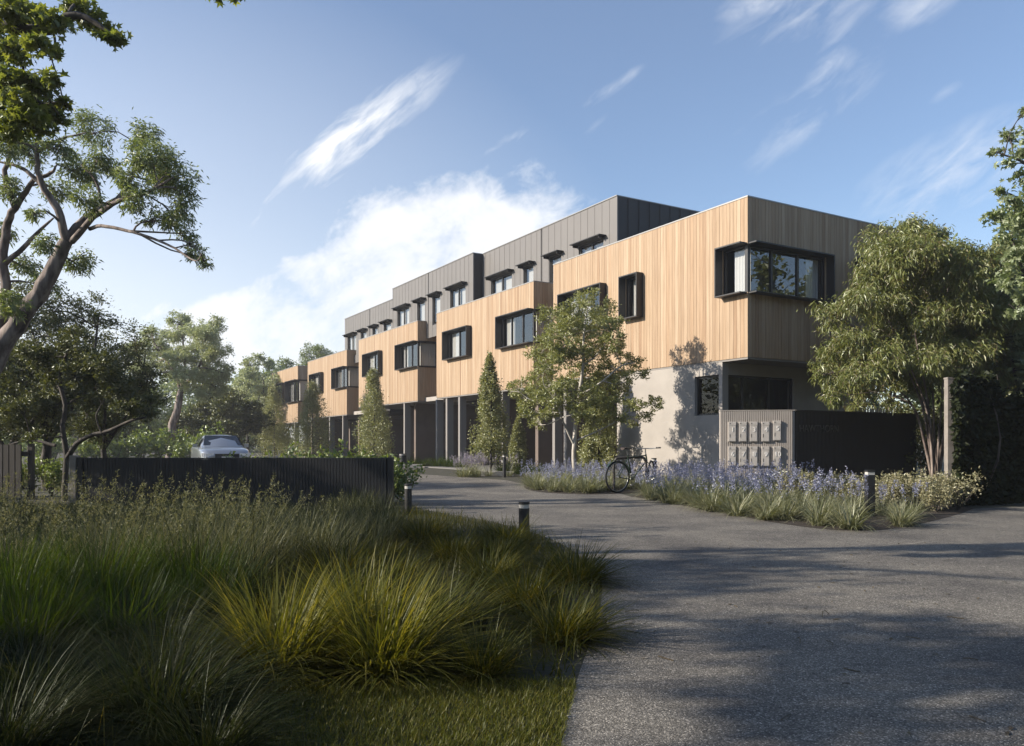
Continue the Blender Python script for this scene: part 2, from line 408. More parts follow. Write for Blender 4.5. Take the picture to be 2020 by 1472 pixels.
def window(axis, a0, a1, z0, z1, plane, out, mull=(), hood=0.0, hood_gap=(1, 1, 1, 1), recess=0.06, glass='glass', curtains=((0.0, 0.3),), awning=False, label=None, fw=0.055):
    """one window: frame (with mullions) > pane, hood or awning, curtain"""
    fr = MB(); p1 = plane - out * recess; p0 = p1 - out * 0.07
    for r in ((a0, a1, z0, z0 + fw), (a0, a1, z1 - fw, z1), (a0, a0 + fw, z0 + fw, z1 - fw), (a1 - fw, a1, z0 + fw, z1 - fw)):
        slab_on(fr, axis, r, p0, p1)
    for mx in mull:
        slab_on(fr, axis, (mx - fw / 2 - 0.01, mx + fw / 2 + 0.01, z0 + fw, z1 - fw), p0, p1 - out * 0.003)
    f = fr.build('window', M['frame'], bld)
    if label: f['label'] = label
    pm = MB(); pc = p1 - out * 0.04
    b0_, b1_, c0_, c1_ = a0 + fw * 0.6, a1 - fw * 0.6, z0 + fw * 0.6, z1 - fw * 0.6
    if axis == 'x': pm.add([(b0_, pc, c0_), (b1_, pc, c0_), (b1_, pc, c1_), (b0_, pc, c1_)], [[3, 2, 1, 0] if out > 0 else [0, 1, 2, 3]])
    else: pm.add([(pc, b0_, c0_), (pc, b1_, c0_), (pc, b1_, c1_), (pc, b0_, c1_)], [[0, 1, 2, 3] if out > 0 else [3, 2, 1, 0]])
    pm.build('pane', M[glass], f)
    for c0, c1 in curtains:
        cm = MB()
        x0, x1 = a0 + fw + (a1 - a0 - 2 * fw) * c0, a0 + fw + (a1 - a0 - 2 * fw) * c1
        k = max(3, int((x1 - x0) / 0.05)); q = np.linspace(x0, x1, k + 1)
        dep = pc - out * (0.10 + 0.025 * (np.arange(k + 1) % 2))
        for i in range(k):
            A, B = (q[i], dep[i]), (q[i + 1], dep[i + 1])
            if axis == 'y': A, B = A[::-1], B[::-1]
            cm.add([(A[0], A[1], z0 + fw), (B[0], B[1], z0 + fw), (B[0], B[1], z1 - fw), (A[0], A[1], z1 - fw)], [[0, 1, 2, 3]])
        cm.build('curtain', M['curtain'], f)
    if hood:
        h = MB(); t = 0.035; q0 = plane - out * 0.05; q1 = plane + out * hood
        L, Rr, Bt, Tp = hood_gap
        if Bt: slab_on(h, axis, (a0 - t * bool(L), a1 + t * bool(Rr), z0 - t, z0), q0, q1)
        if Tp: slab_on(h, axis, (a0 - t * bool(L), a1 + t * bool(Rr), z1, z1 + t), q0, q1)
        if L: slab_on(h, axis, (a0 - t, a0, z0, z1), q0, q1)
        if Rr: slab_on(h, axis, (a1, a1 + t, z0, z1), q0, q1)
        h.build('hood', M['black'], f)
    if awning:
        h = MB(); slab_on(h, axis, (a0 - 0.16, a1 + 0.16, z1 + 0.03, z1 + 0.06), plane, plane + out * 0.33)
        for ax in (a0 - 0.05, a1 + 0.05):
            slab_on(h, axis, (ax - 0.012, ax + 0.012, z1 - 0.07, z1 + 0.028), plane, plane + out * 0.25)
        h.build('awning', M['black'], f)
    return f

def timber_box(x0, x1, yf, z0, z1, depth, wins, end_wins=(), label=None):
    """wins: (a0,a1,zb,zt) openings on the street front ; end_wins on the near end wall (y, y, z, z)"""
    mb = MB(); th = 0.022
    board_wall(mb, 'x', x0, x1, z0, z1, yf, 1, wins)
    board_wall(mb, 'y', yf - depth, yf - th - 0.002, z0, z1, x0, -1, end_wins)
    board_wall(mb, 'y', yf - depth, yf - th - 0.002, z0, z1, x1, 1, ())
    o = mb.build('timber_box', M['wood'], bld)
    if label: o['label'] = label
    lin = MB()
    for r in wall_rects(x0 + 0.03, x1 - 0.03, z0 + 0.01, z1 - 0.02, wins): slab_on(lin, 'x', r, yf - 0.06, yf - 0.026)
    for r in wall_rects(yf - depth + 0.05, yf - 0.062, z0 + 0.01, z1 - 0.02, end_wins): slab_on(lin, 'y', r, x0 + 0.026, x0 + 0.06)
    slab_on(lin, 'y', (yf - depth + 0.05, yf - 0.062, z0 + 0.01, z1 - 0.02), x1 - 0.06, x1 - 0.026)
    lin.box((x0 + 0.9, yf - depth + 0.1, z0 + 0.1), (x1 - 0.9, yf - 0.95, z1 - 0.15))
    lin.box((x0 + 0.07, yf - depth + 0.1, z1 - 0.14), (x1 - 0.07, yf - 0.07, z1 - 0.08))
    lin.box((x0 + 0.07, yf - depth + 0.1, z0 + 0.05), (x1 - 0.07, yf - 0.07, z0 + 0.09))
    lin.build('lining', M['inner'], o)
    c = MB()
    c.box((x0 - 0.012, yf - 0.16, z1), (x1 + 0.012, yf + 0.014, z1 + 0.035))
    c.box((x0 - 0.012, yf - depth, z1), (x0 + 0.16, yf - 0.16, z1 + 0.035))
    c.box((x1 - 0.16, yf - depth, z1), (x1 + 0.012, yf - 0.16, z1 + 0.035))
    c.build('parapet_cap', M['cap'], o)
    s = MB(); s.box((x0 + 0.02, yf - depth, z0 - 0.055), (x1 - 0.02, yf - 0.02, z0 - 0.003))
    s.build('soffit', M['soffit'], o)
    return o

HD = 0.27
# near box, its corner window wraps on to the end wall
W1 = [(-0.01, 0.92, 5.14, 6.43), (4.32, 5.16, 5.10, 6.42), (6.22, 8.70, 5.10, 6.42)]
timber_box(0, 9.39, 0.0, 3.41, 7.68, 6.48, W1, [(-3.17, 0.0, 5.14, 6.43), (-5.9, -4.45, 5.25, 6.52)], 'near cedar box with the corner window')
window('x', 0.03, 0.92, 5.14, 6.43, 0, 1, (), HD, (0, 1, 1, 1), curtains=((0.0, 0.75),), label='street side of the wrapped corner window')
window('y', -3.17, -0.03, 5.14, 6.43, 0, -1, (-2.05, -1.0), HD, (1, 0, 1, 1), curtains=((0.02, 0.18),), label='end wall side of the wrapped corner window')
window('y', -5.9, -4.45, 5.25, 6.52, 0, -1, (-5.2,), HD, curtains=((0.0, 0.2),), label='end wall window behind the drooping tree')
window('x', 4.32, 5.16, 5.10, 6.42, 0, 1, (), HD, curtains=((0.0, 0.9),), label='narrow hooded window')
window('x', 6.22, 8.70, 5.10, 6.42, 0, 1, (7.05, 7.9), HD, curtains=((0.45, 0.98), (0.0, 0.2)), label='hooded window behind the feathery tree')
y2 = -0.53
boxes = [(11.60, 20.67, 3.36, 7.53), (23.0, 32.04, 3.34, 7.49), (34.3, 43.2, 2.98, 7.13), (45.88, 54.0, 2.76, 7.10)]
for i, (a, b, zb, zt) in enumerate(boxes):
    dz = (0, 0, -0.37, -0.42)[i]
    wz0, wz1 = 5.13 + dz, 6.43 + dz
    cw = (2.63, 2.5, 2.42, 2.9)[i]
    sx = ((16.98, 19.47), (28.09, 30.71), (39.36, 42.0), (49.56, 52.0))[i]
    if i == 3: wz0 -= 0.35
    timber_box(a, b, y2, zb, zt, 7.0, [(a - 0.01, a + cw, wz0, wz1), (sx[0], sx[1], wz0, wz1)], [(y2 - 2.4, y2, wz0, wz1)])
    window('x', a + 0.03, a + cw, wz0, wz1, y2, 1, (a + cw * 0.36, a + cw * 0.70), HD, (0, 1, 1, 1), curtains=((0.66, 0.98), (0.0, 0.12)))
    window('y', y2 - 2.4, y2 - 0.03, wz0, wz1, a, -1, (y2 - 1.25,), 0.05 if i < 2 else 0.03, (1, 0, 1, 1), curtains=((0.55, 0.95),))
    window('x', sx[0], sx[1], wz0, wz1, y2, 1, (sx[0] + (sx[1] - sx[0]) * 0.52,), HD, curtains=((0.62, 0.98), (0.02, 0.12)))
# corner posts of the wrapped windows
pm = MB(); pm.box((0.012, -0.075, 5.14), (0.075, -0.012, 6.43)); pm.build('corner_post', M['frame'], bld)
for i, (a, b, zb, zt) in enumerate(boxes):
    dz = (0, 0, -0.37, -0.42)[i]
    pm = MB(); pm.box((a + 0.012, y2 - 0.075, 5.13 + dz - (0.35 if i == 3 else 0)), (a + 0.075, y2 - 0.012, 6.43 + dz)); pm.build('corner_post', M['frame'], bld)

# recessed links between the boxes
for a, b, z0, z1 in ((9.39, 11.6, 3.36, 7.2), (20.67, 23.0, 3.34, 7.2), (32.04, 34.3, 3.0, 6.8), (43.2, 45.88, 2.8, 6.7)):
    lk = MB(); lk.box((a + 0.03, -7.4, z0), (b - 0.03, -2.6, z1)); lk.build('recessed_link', M['charcoal'], bld)
    lb = MB(); lb.box((a + 0.03, -2.58, z0 - 0.05), (b - 0.03, -0.95, z0 + 0.16)); lb.build('balcony_slab', M['concrete'], bld)

# top floor of pale grey seamed metal with dark ends
def top_floor(x0, x1, yf, z0, z1, depth, joint, wins):
    mb = MB(); t = 0.05
    ops = [(w[0], w[1], w[2], w[3]) for w in wins] + [(joint - 0.04, joint + 0.04, z0, z1)]
    for r in wall_rects(x0, x1, z0, z1, ops): slab_on(mb, 'x', r, yf - t, yf)
    x = x0 + 0.45
    while x < x1 - 0.1:
        if not (joint - 0.1 < x < joint + 0.1):
            for r in wall_rects(x - 0.006, x + 0.006, z0, z1 - 0.01, [o for o in ops if o[0] < x < o[1]]): slab_on(mb, 'x', r, yf + 0.001, yf + 0.009)
        x += 0.45
    o = mb.build('upper_storey', M['metal'], bld)
    e = MB()
    e.box((x0, yf - depth, z0), (x0 + 0.05, yf - t - 0.003, z1))
    y = yf - 0.5
    while y > yf - depth:
        e.box((x0 - 0.025, y - 0.009, z0), (x0 - 0.001, y + 0.009, z1 - 0.01)); y -= 0.5
    e.box((x1 - 0.05, yf - depth, z0), (x1, yf - t - 0.003, z1))
    e.box((x0 + 0.06, yf - depth + 0.02, z1 - 0.06), (x1 - 0.06, yf - 0.06, z1 - 0.02))
    e.build('end_wall', M['charcoal'], o)
    c = MB()
    c.box((x0 - 0.012, yf - 0.12, z1), (x1 + 0.012, yf + 0.032, z1 + 0.03))
    c.box((x0 - 0.012, yf - depth, z1), (x0 + 0.1, yf - 0.12, z1 + 0.03))
    c.build('parapet_cap', M['cap'], o)
    g = MB(); g.box((joint - 0.036, yf - 0.045, z0), (joint + 0.036, yf - 0.03, z1 - 0.02)); g.build('joint', M['inner'], o)
    li = MB(); li.box((x0 + 0.7, yf - depth + 0.1, z0), (x1 - 0.7, yf - 0.85, z1 - 0.1)); li.build('lining', M['inner'], o)
    for k, w in enumerate(wins):
        wide = w[1] - w[0] > 1.3
        window('x', w[0], w[1], w[2], w[3], yf, 1, ((w[0] + w[1]) / 2,) if wide else (), 0, curtains=((0.02, 0.46), (0.54, 0.98)) if wide else ((0.02, 0.98),), awning=True, recess=0.05, fw=0.07)
    return o

def ws(z0, z1, *spans): return [(a, b, z0, z1) for a, b in spans]
top_floor(7.55, 18.0, -1.53, 6.6, 9.99, 7.0, 12.6, ws(7.2, 8.68, (8.36, 9.93), (11.13, 12.0), (13.22, 14.03), (15.0, 16.9)))
top_floor(17.72, 27.72, -1.03, 6.6, 9.99, 7.0, 22.75, ws(7.2, 8.70, (18.5, 20.16), (21.3, 22.26), (23.2, 24.2), (25.28, 27.0)))
top_floor(27.73, 36.2, -1.03, 6.3, 9.40, 7.0, 31.49, ws(6.8, 8.20, (27.95, 29.1), (30.1, 30.98), (32.03, 33.05), (33.95, 35.65)))

# ground floor: rendered volume at the near end, recessed carports with columns further on
mb = MB()
GW = [(0.955, 2.02, 1.90, 3.02)]; GE = [(-2.93, -0.0, 1.90, 3.02)]
for r in wall_rects(0.94, 5.63, 0, 3.352, GW): slab_on(mb, 'x', r, -0.25, -0.02)
for r in wall_rects(-6.3, -0.252, 0, 3.352, [(-2.93, -0.2, 1.90, 3.02)]): slab_on(mb, 'y', r, 0.94, 1.17)
mb.box((5.40, -6.3, 0), (5.63, -0.252, 3.352))
mb.build('ground_storey', M['concrete'], bld)
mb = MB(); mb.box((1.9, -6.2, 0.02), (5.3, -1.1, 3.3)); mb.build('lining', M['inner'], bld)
mb = MB(); mb.box((0.95, -0.13, 1.9), (1.085, -0.03, 3.02)); mb.build('corner_post', M['batten'], bld)
window('x', 1.10, 2.02, 1.90, 3.02, -0.02, 1, (), 0, recess=0.10, glass='glass_dark', curtains=(), label='square ground floor window beside the corner')
window('y', -2.93, -0.16, 1.90, 3.02, 0.94, -1, (-1.95, -0.9), 0, recess=0.06, glass='glass_dark', curtains=(), label='ground floor window above the sign wall')
# back wall and blade walls of the carports
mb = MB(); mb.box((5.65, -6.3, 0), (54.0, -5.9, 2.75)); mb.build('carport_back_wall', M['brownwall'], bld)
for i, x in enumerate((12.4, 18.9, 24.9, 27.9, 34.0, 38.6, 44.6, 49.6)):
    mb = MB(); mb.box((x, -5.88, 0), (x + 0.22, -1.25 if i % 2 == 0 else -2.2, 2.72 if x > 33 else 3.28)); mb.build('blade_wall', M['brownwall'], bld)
for i, x in enumerate((7.6, 15.6, 21.5, 30.4, 36.5, 41.5, 47.4)):
    d = MB(); d.box((x, -5.89, 0.02), (x + 2.4, -5.84, 2.5))
    for k in range(1, 5): d.box((x, -5.838, 0.5 * k - 0.01), (x + 2.4, -5.828, 0.5 * k + 0.01))
    d.build('garage_door', M['charcoal'], bld)
for x, y in ((10.24, -0.75), (9.47, -0.75), (14.24, -0.75), (18.29, -0.75), (19.65, -0.75), (20.8, -0.75), (24.92, -0.75), (26.9, -2.4), (35.28, -0.75), (38.1, -0.75), (44.2, -0.75), (47.0, -0.75)):
    c = MB(); c.box((x - 0.085, y - 0.17, 0), (x + 0.085, y + 0.17, 3.28 if x < 33 else (2.92 if x < 44 else 2.69)))
    c.box((x - 0.11, y - 0.195, 0), (x + 0.11, y + 0.195, 0.034))
    c.build('column', M['soffit'], bld)
# ------------------------------------------------------------------ ground, drive, beds
def sheet(name, poly, z, mat, label=None):
    n = len(poly)
    o = fastmesh(name, [(np.array([[p[0], p[1], z] for p in poly]), [list(range(n))], 0)], mat)
    tag(o, kind='structure')
    return o
def curve2(pts, sub=6):
    return [tuple(p[:2]) for p in smooth_path([(p[0], p[1], 0) for p in pts], None, sub)[0]]

sheet('ground', [(-600, -300), (600, -300), (600, 900), (-600, 900)], 0.0, M['ground'])
edge_left = curve2([(0.02, 1.2), (0.18, 2.87), (0.32, 3.76), (0.58, 5.2), (0.72, 6.8), (0.48, 8.9), (-0.25, 11.0), (-1.5, 13.2), (-2.35, 16), (-3.9, 19.3), (-8, 23.2), (-16, 25.5), (-26, 26)])
bed_front = curve2([(7.75, 13.25), (6.85, 12.15), (5.15, 10.35), (4.25, 9.93), (3.75, 10.6), (3.4, 12.1), (2.75, 15.3), (2.45, 16.3)])
bedA_front = curve2([(2.3, 17.2), (1.6, 17.0), (0.75, 17.6), (0.35, 19.0), (0.32, 21.2)])
drive = edge_left + [(-26, 48), (-16, 45), (-6.5, 34.0), (-3.2, 28.0), (-0.2, 23.6), (0.32, 21.4)] + bedA_front[::-1] + [(2.35, 17.4)] + bed_front[::-1] + [(8.2, 13.45), (12, 14.6), (30, 20), (30, -6), (0.0, -6)]
sheet('driveway', drive, 0.004, M['asphalt'])
def bld_pt(x, y): return (BX + UX * x + UY * y * -1.0, BY + UY * x + UX * y) if False else (BX + UX * x - UY * y, BY + UY * x + UX * y)
fc = MB(); fc.prism([bld_pt(5.66, -5.88), bld_pt(5.66, 0.9), bld_pt(14, 1.2), bld_pt(54, 1.2), bld_pt(54, -5.88)][::-1], 0.0, 0.03)
tag(fc.build('forecourt', M['paving']), kind='structure')
for nm, poly in (('garden_bed', bed_front + [(2.9, 17.4), (4.6, 18.9), (5.6, 20.6), (6.6, 18.0), (9.6, 19.6), (8.6, 16.0)]),
                 ('garden_bed', bedA_front + [(0.7, 22.6), (2.0, 24.6), (3.6, 22.0), (4.9, 21.3), (5.1, 20.2), (3.6, 18.6)])):
    sheet(nm, poly, 0.008, M['mulch'])
kb = MB()
for x0, y0, w, d in ((-5.0, 35.6, 0.9, 0.5), (-1.05, 26.6, 1.1, 0.35), (0.45, 25.4, 0.9, 0.3)):
    kb.box((x0, y0, 0.0), (x0 + w, y0 + d, 0.15))
tag(kb.build('kerb', M['kerb']), kind='structure')

# ------------------------------------------------------------------ fences and walls
def batten_run(mb, x0, x1, y0, y1, z0, z1, pitch, w, m=0):
    """vertical battens from x0 to x1, y0..y1 deep"""
    n = int((x1 - x0) / pitch)
    for i in range(n):
        a = x0 + i * pitch
        mb.box((a, y0, z0), (a + w, y1, z1 + RNG.uniform(-0.002, 0.002)), m)

# low black fence in front of the drive
fe = empty('batten_fence', (-7.28, 13.2, 0)); tag(fe, 'low black vertical batten fence behind the long grass', 'fence')
L = 5.25
fm = MB(); batten_run(fm, 0.14, L - 0.02, -0.02, 0.02, 0.05, 0.84, 0.052, 0.046); fm.box((0.1, 0.0205, 0.06), (L, 0.0225, 0.84)); fm.build('batten_panel', M['fence'], fe)
fm = MB(); fm.box((0.1, 0.023, 0.15), (L, 0.05, 0.22)); fm.box((0.1, 0.023, 0.68), (L, 0.05, 0.75)); fm.box((0.13, -0.022, 0.842), (L, 0.052, 0.862)); fm.build('rail', M['fence'], fe)
for x in (0.06, 2.55, L):
    pmb = MB(); pmb.box((x - 0.045, -0.035, 0), (x + 0.045, 0.06, 0.868)); pmb.build('post', M['fence'], fe)
pmb = MB(); pmb.box((-0.10, -0.05, 0), (0.0, 0.1, 0.90)); o = pmb.build('post', M['post'], fe); o['label'] = 'grey weathered timber end post'
# dark slatted fence at the far left
f2 = empty('slat_fence', (-12.2, 15.4, 0)); tag(f2, 'tall dark slatted fence at the left edge behind the long grass', 'fence')
fm = MB(); batten_run(fm, 0, 2.75, -0.02, 0.02, 0.05, 1.08, 0.12, 0.098); fm.build('slat_panel', M['darkbatten'], f2)
fm = MB(); fm.box((0, 0.022, 0.2), (2.75, 0.06, 0.29)); fm.box((0, 0.022, 0.85), (2.75, 0.06, 0.94)); fm.build('rail', M['darkbatten'], f2)
for x in (0.0, 1.4, 2.75):
    pmb = MB(); pmb.box((x - 0.045, 0.062, 0), (x + 0.045, 0.15, 1.1)); pmb.build('post', M['darkbatten'], f2)

# letterbox wall, lit face with ten letterboxes
MX, MY = 4.83, 18.3
mw = empty('letterbox_wall', (MX, MY, 0), R(-8)); tag(mw, 'grey battened wall carrying ten numbered letterboxes among blue flowers', 'letterbox wall')
WL, WH = 1.66, 1.85
bm = MB(); batten_run(bm, 0.0, WL, -0.028, 0.0, 0.02, WH, 0.0475, 0.034); bm.box((0, 0.001, 0.02), (WL, 0.16, WH - 0.01)); bm.build('batten_panel', M['batten'], mw)
bm = MB(); bm.box((-0.005, -0.034, WH + 0.004), (WL + 0.0, 0.17, WH + 0.022)); bm.build('capping', M['batten'], mw)

def text_mesh(name, s, size, mat, parent, loc, rot, extrude=0.006, label=None):
    cu = bpy.data.curves.new(name, 'FONT'); cu.body = s; cu.size = size; cu.extrude = extrude
    cu.align_x = 'CENTER'; cu.align_y = 'CENTER'
    t = bpy.data.objects.new(name, cu); COL.objects.link(t)
    bpy.context.view_layer.update()
    me = bpy.data.meshes.new_from_object(t.evaluated_get(bpy.context.evaluated_depsgraph_get()))
    bpy.data.objects.remove(t); bpy.data.curves.remove(cu)
    me.materials.clear(); me.materials.append(mat); me.name = name
    o = bpy.data.objects.new(name, me); COL.objects.link(o)
    o.parent = parent; o.location = loc; o.rotation_euler = rot
    if label: o['label'] = label
    return o
bx = [0.263, 0.50, 0.742, 1.005, 1.262]
for k in range(10):
    cx_, zt = bx[k % 5], (1.60 if k < 5 else 1.035)
    if k == 4: zt += 0.025
    w, h = 0.172, 0.455
    b = MB()
    b.box((cx_ - w / 2, -0.068, zt - h), (cx_ + w / 2, -0.030, zt))
    b.box((cx_ - w / 2 + 0.012, -0.074, zt - h + 0.012), (cx_ + w / 2 - 0.012, -0.0685, zt - 0.085))
    b.box((cx_ - w / 2 + 0.004, -0.078, zt - 0.078), (cx_ + w / 2 - 0.004, -0.0685, zt - 0.008))
    o = b.build('letterbox', M['mailbox'], mw); o['label'] = 'letterbox numbered %d' % (k + 1)
    s = MB(); s.box((cx_ - 0.06, -0.0775, zt - 0.36), (cx_ - 0.045, -0.0745, zt - 0.28)); s.box((cx_ - 0.062, -0.082, zt - 0.052), (cx_ - 0.040, -0.0785, zt - 0.028))
    s.build('lock', M['slot'], o)
    text_mesh('numeral', str(k + 1), 0.15, M['digit'], o, (cx_ + 0.012, -0.079, zt - 0.185), (R(90), 0, 0), 0.004)
# dark sign wall that turns the corner
cyaw, syaw = math.cos(R(-8)), math.sin(R(-8))
SX, SY = MX + WL * cyaw, MY + WL * syaw
sw = empty('sign_wall', (SX + 0.012, SY + 0.012, 0), math.atan2(0.5069, 0.8620)); tag(sw, 'dark battened boundary wall with raised name lettering beside the letterboxes', 'sign wall')
bm = MB(); batten_run(bm, 0.03, 4.6, -0.028, 0.0, 0.02, WH, 0.0475, 0.034); bm.box((0.03, 0.001, 0.02), (4.6, 0.05, WH - 0.02)); bm.build('batten_panel', M['darkbatten'], sw)
bm = MB(); bm.box((0.012, -0.032, WH + 0.004), (4.6, 0.06, WH + 0.022)); bm.build('capping', M['darkbatten'], sw)
text_mesh('lettering', 'HAWTHORN', 0.235, M['letter'], sw, (0.80, -0.036, 1.44), (R(90), 0, 0), 0.008)
# paler slatted screen behind it
sc2 = empty('slat_screen', (9.75, 22.0, 0), R(2)); tag(sc2, 'pale grey slatted screen behind the dark sign wall, its top edge sunlit', 'screen')
bm = MB(); batten_run(bm, 0, 1.25, -0.02, 0.0, 0.05, 2.08, 0.075, 0.05); bm.build('slat_panel', M['batten'], sc2)
bm = MB(); bm.box((0, 0.002, 0.3), (1.25, 0.04, 0.4)); bm.box((0, 0.002, 1.7), (1.25, 0.04, 1.8)); bm.build('rail', M['batten'], sc2)

# timber post at the end of the right hand hedge
gp = empty('timber_post', (7.62, 13.75, 0)); tag(gp, 'tall grey timber gate post in front of the dark ivy hedge', 'post')
b = MB(); b.box((-0.055, -0.06, 0), (0.055, 0.06, 2.22)); b.build('shaft', M['post'], gp)
b = MB(); b.box((-0.062, -0.067, 2.222), (0.062, 0.067, 2.25)); b.build('cap', M['post'], gp)
# ------------------------------------------------------------------ bollards
def bollard(loc, h, r, label, square=False):
    e = empty('bollard_light', loc); tag(e, label, 'bollard', 'path bollards')
    def cyl(z0, z1, rr, mat, nm):
        b = MB()
        if square: b.box((-rr, -rr, z0), (rr, rr, z1))
        else:
            a = np.arange(20) * 2 * math.pi / 20
            b.prism([(rr * math.cos(t), rr * math.sin(t)) for t in a], z0, z1)
        return b.build(nm, mat, e)
    cyl(0, h * 0.0 + h - 0.075, r, M['black'], 'post')
    cyl(h - 0.0745, h - 0.0305, r * 0.93, M['lens'], 'lens')
    cyl(h - 0.030, h, r * 1.03, M['black'], 'cap')
    cyl(0.0, 0.006, r * 1.6, M['black'], 'base_plate')
bollard((0.14, 9.15, 0), 0.425, 0.062, 'nearest black bollard light, rising out of the grass beside the drive')
bollard((-1.62, 12.3, 0), 0.47, 0.058, 'small black bollard light at the grass end by the fence')
bollard((5.42, 11.95, 0), 0.70, 0.056, 'square brown-black bollard light among the pale shrubs', True)
bollard((3.60, 20.0, 0), 0.73, 0.065, 'black bollard light partly hidden behind the bicycle')
bollard((-5.15, 37.2, 0), 0.62, 0.17, 'distant black bollard light past the end of the fence')
bollard((-0.25, 25.6, 0), 0.74, 0.055, 'slim black bollard light beside the mauve flowers and cone tree')

# ------------------------------------------------------------------ bicycle and rack
bk = empty('bicycle', (2.33, 17.42, 0), R(34)); tag(bk, 'dark green bicycle leaning on the steel hoop rack by the blue flowers', 'bicycle')
RW = 0.34
def wheel(parent, loc, rz):
    t = MB(); a = np.arange(41) * 2 * math.pi / 40
    t.tube([(RW * math.cos(q), 0, RW * math.sin(q)) for q in a], 0.019, 8, cap=False)
    w = t.build('wheel', M['tyre'], parent, True); w.location = loc; w.rotation_euler = (0, 0, rz)
    t = MB(); t.tube([((RW - 0.026) * math.cos(q), 0, (RW - 0.026) * math.sin(q)) for q in a], 0.010, 6, cap=False); t.build('rim', M['chrome'], w, True)
    t = MB()
    for i in range(28):
        q = i * 2 * math.pi / 28; s = 0.025 if i % 2 else -0.025
        t.tube([(0.018 * math.cos(q + .8), s, 0.018 * math.sin(q + .8)), ((RW - 0.03) * math.cos(q), 0, (RW - 0.03) * math.sin(q))], 0.0016, 4)
    t.tube([(0, -0.045, 0), (0, 0.045, 0)], 0.018, 8)
    t.build('spokes', M['chrome'], w)
    return w
lean = empty('frame_lean', (0, 0, 0)); bpy.data.objects.remove(lean)
wheel(bk, (0, 0, 0.36), 0)
STEER = R(34)
wheel(bk, (1.02, 0.0, 0.36), STEER)
fr = MB()
st, hb, ht = np.array([0.30, 0, 0.84]), np.array([0.885, 0, 0.70]), np.array([0.85, 0, 0.86])
bb = np.array([0.43, 0, 0.29])
fr.tube([bb, st], 0.0155, 8); fr.tube([st - np.array([-0.01, 0, 0.05]), ht - np.array([0, 0, 0.03])], 0.014, 8); fr.tube([bb, hb + np.array([0, 0, 0.02])], 0.017, 8); fr.tube([hb, ht], 0.019, 8)
for s in (-0.045, 0.045):
    fr.tube([bb + np.array([-.03, s * .6, 0]), (0, s, 0.36)], 0.009, 6); fr.tube([st + np.array([0.015, 0, -0.06]), (0, s, 0.36)], 0.008, 6)
fr.build('frame', M['bikepaint'], bk, True)
fk = MB(); cs, ss = math.cos(STEER), math.sin(STEER)
for s in (-0.045, 0.045):
    fk.tube([hb + np.array([0.005, 0, -0.01]), (0.93 - ss * s, cs * s, 0.60), (1.02 - ss * s, cs * s, 0.36)], 0.010, 6)
fk.build('fork', M['bikepaint'], bk, True)
hbm = MB(); hbm.tube([ht, (0.835, 0, 0.97)], 0.013, 8); hbm.tube([(0.835, 0, 0.97), (0.835 + 0.06 * cs, 0.06 * ss, 0.985)], 0.013, 8)
hc = np.array([0.835 + 0.06 * cs, 0.06 * ss, 0.985]); pd = np.array([-ss, cs, 0])
hbm.tube([hc - pd * 0.30 + np.array([-0.05 * cs, -0.05 * ss, 0.02]), hc - pd * 0.14, hc, hc + pd * 0.14, hc + pd * 0.30 + np.array([-0.05 * cs, -0.05 * ss, 0.02])], 0.012, 8)
hdl = hbm.build('handlebar', M['chrome'], bk, True)
gm = MB()
for s in (-1, 1):
    p = hc + pd * 0.30 * s + np.array([-0.05 * cs, -0.05 * ss, 0.02]); gm.tube([p - pd * 0.06 * s + np.array([0.012 * cs, 0.012 * ss, -.004]), p + pd * 0.05 * s], 0.017, 8)
gm.build('grips', M['tyre'], hdl, True)
sm = MB(); sm.tube([st, (0.262, 0, 0.965)], 0.012, 8); sm.build('seat_post', M['chrome'], bk, True)
sd = MB()
prof = [(-0.06, 0.060, 0.985, 0.03), (-0.045, 0.085, 1.0, 0.035), (0.0, 0.082, 1.0, 0.035), (0.06, 0.05, 0.995, 0.03), (0.13, 0.028, 0.99, 0.024), (0.19, 0.022, 0.988, 0.02), (0.205, 0.01, 0.983, 0.012)]
sv = []
for x, w, z, t in prof:
    for k in range(10):
        q = k * 2 * math.pi / 10; sv.append((0.20 + x, w * math.cos(q), z + t * math.sin(q) * (1 if math.sin(q) < 0 else 0.45)))
sf = [[i * 10 + k, i * 10 + (k + 1) % 10, (i + 1) * 10 + (k + 1) % 10, (i + 1) * 10 + k] for i in range(len(prof) - 1) for k in range(10)]
sd.add(sv, sf); sd.add(sv, [list(range(10))[::-1], list(range(60, 70))])
sd.build('saddle', M['saddle'], bk, True)
ck = MB(); a = np.arange(25) * 2 * math.pi / 24
ck.tube([(bb[0] + 0.09 * math.cos(q), -0.045, bb[2] + 0.09 * math.sin(q)) for q in a], 0.007, 6, cap=False)
for s in (-1, 1):
    ck.tube([(bb[0], 0.05 * s, bb[2]), (bb[0] + 0.10 * s, 0.07 * s, bb[2] - 0.13 * s)], 0.010, 6)
    ck.box((bb[0] + 0.10 * s - 0.045, 0.07 * s, bb[2] - 0.13 * s - 0.012), (bb[0] + 0.10 * s + 0.045, (0.07 + 0.085) * s, bb[2] - 0.13 * s + 0.012))
ck.tube([(0.0, -0.045, 0.40), (bb[0], -0.045, bb[2] + 0.09)], 0.004, 5); ck.tube([(0.0, -0.045, 0.32), (bb[0], -0.045, bb[2] - 0.09)], 0.004, 5)
ck.build('crank', M['chrome'], bk, True)
md = MB(); q = np.linspace(0.15, 2.5, 18)
md.add(np.array([[(RW + 0.035) * math.cos(t), s, 0.36 + (RW + 0.035) * math.sin(t)] for t in q for s in (-0.026, 0.026)]), [[2 * i, 2 * i + 2, 2 * i + 3, 2 * i + 1] for i in range(17)])
md.build('mudguard', M['bikepaint'], bk, True)

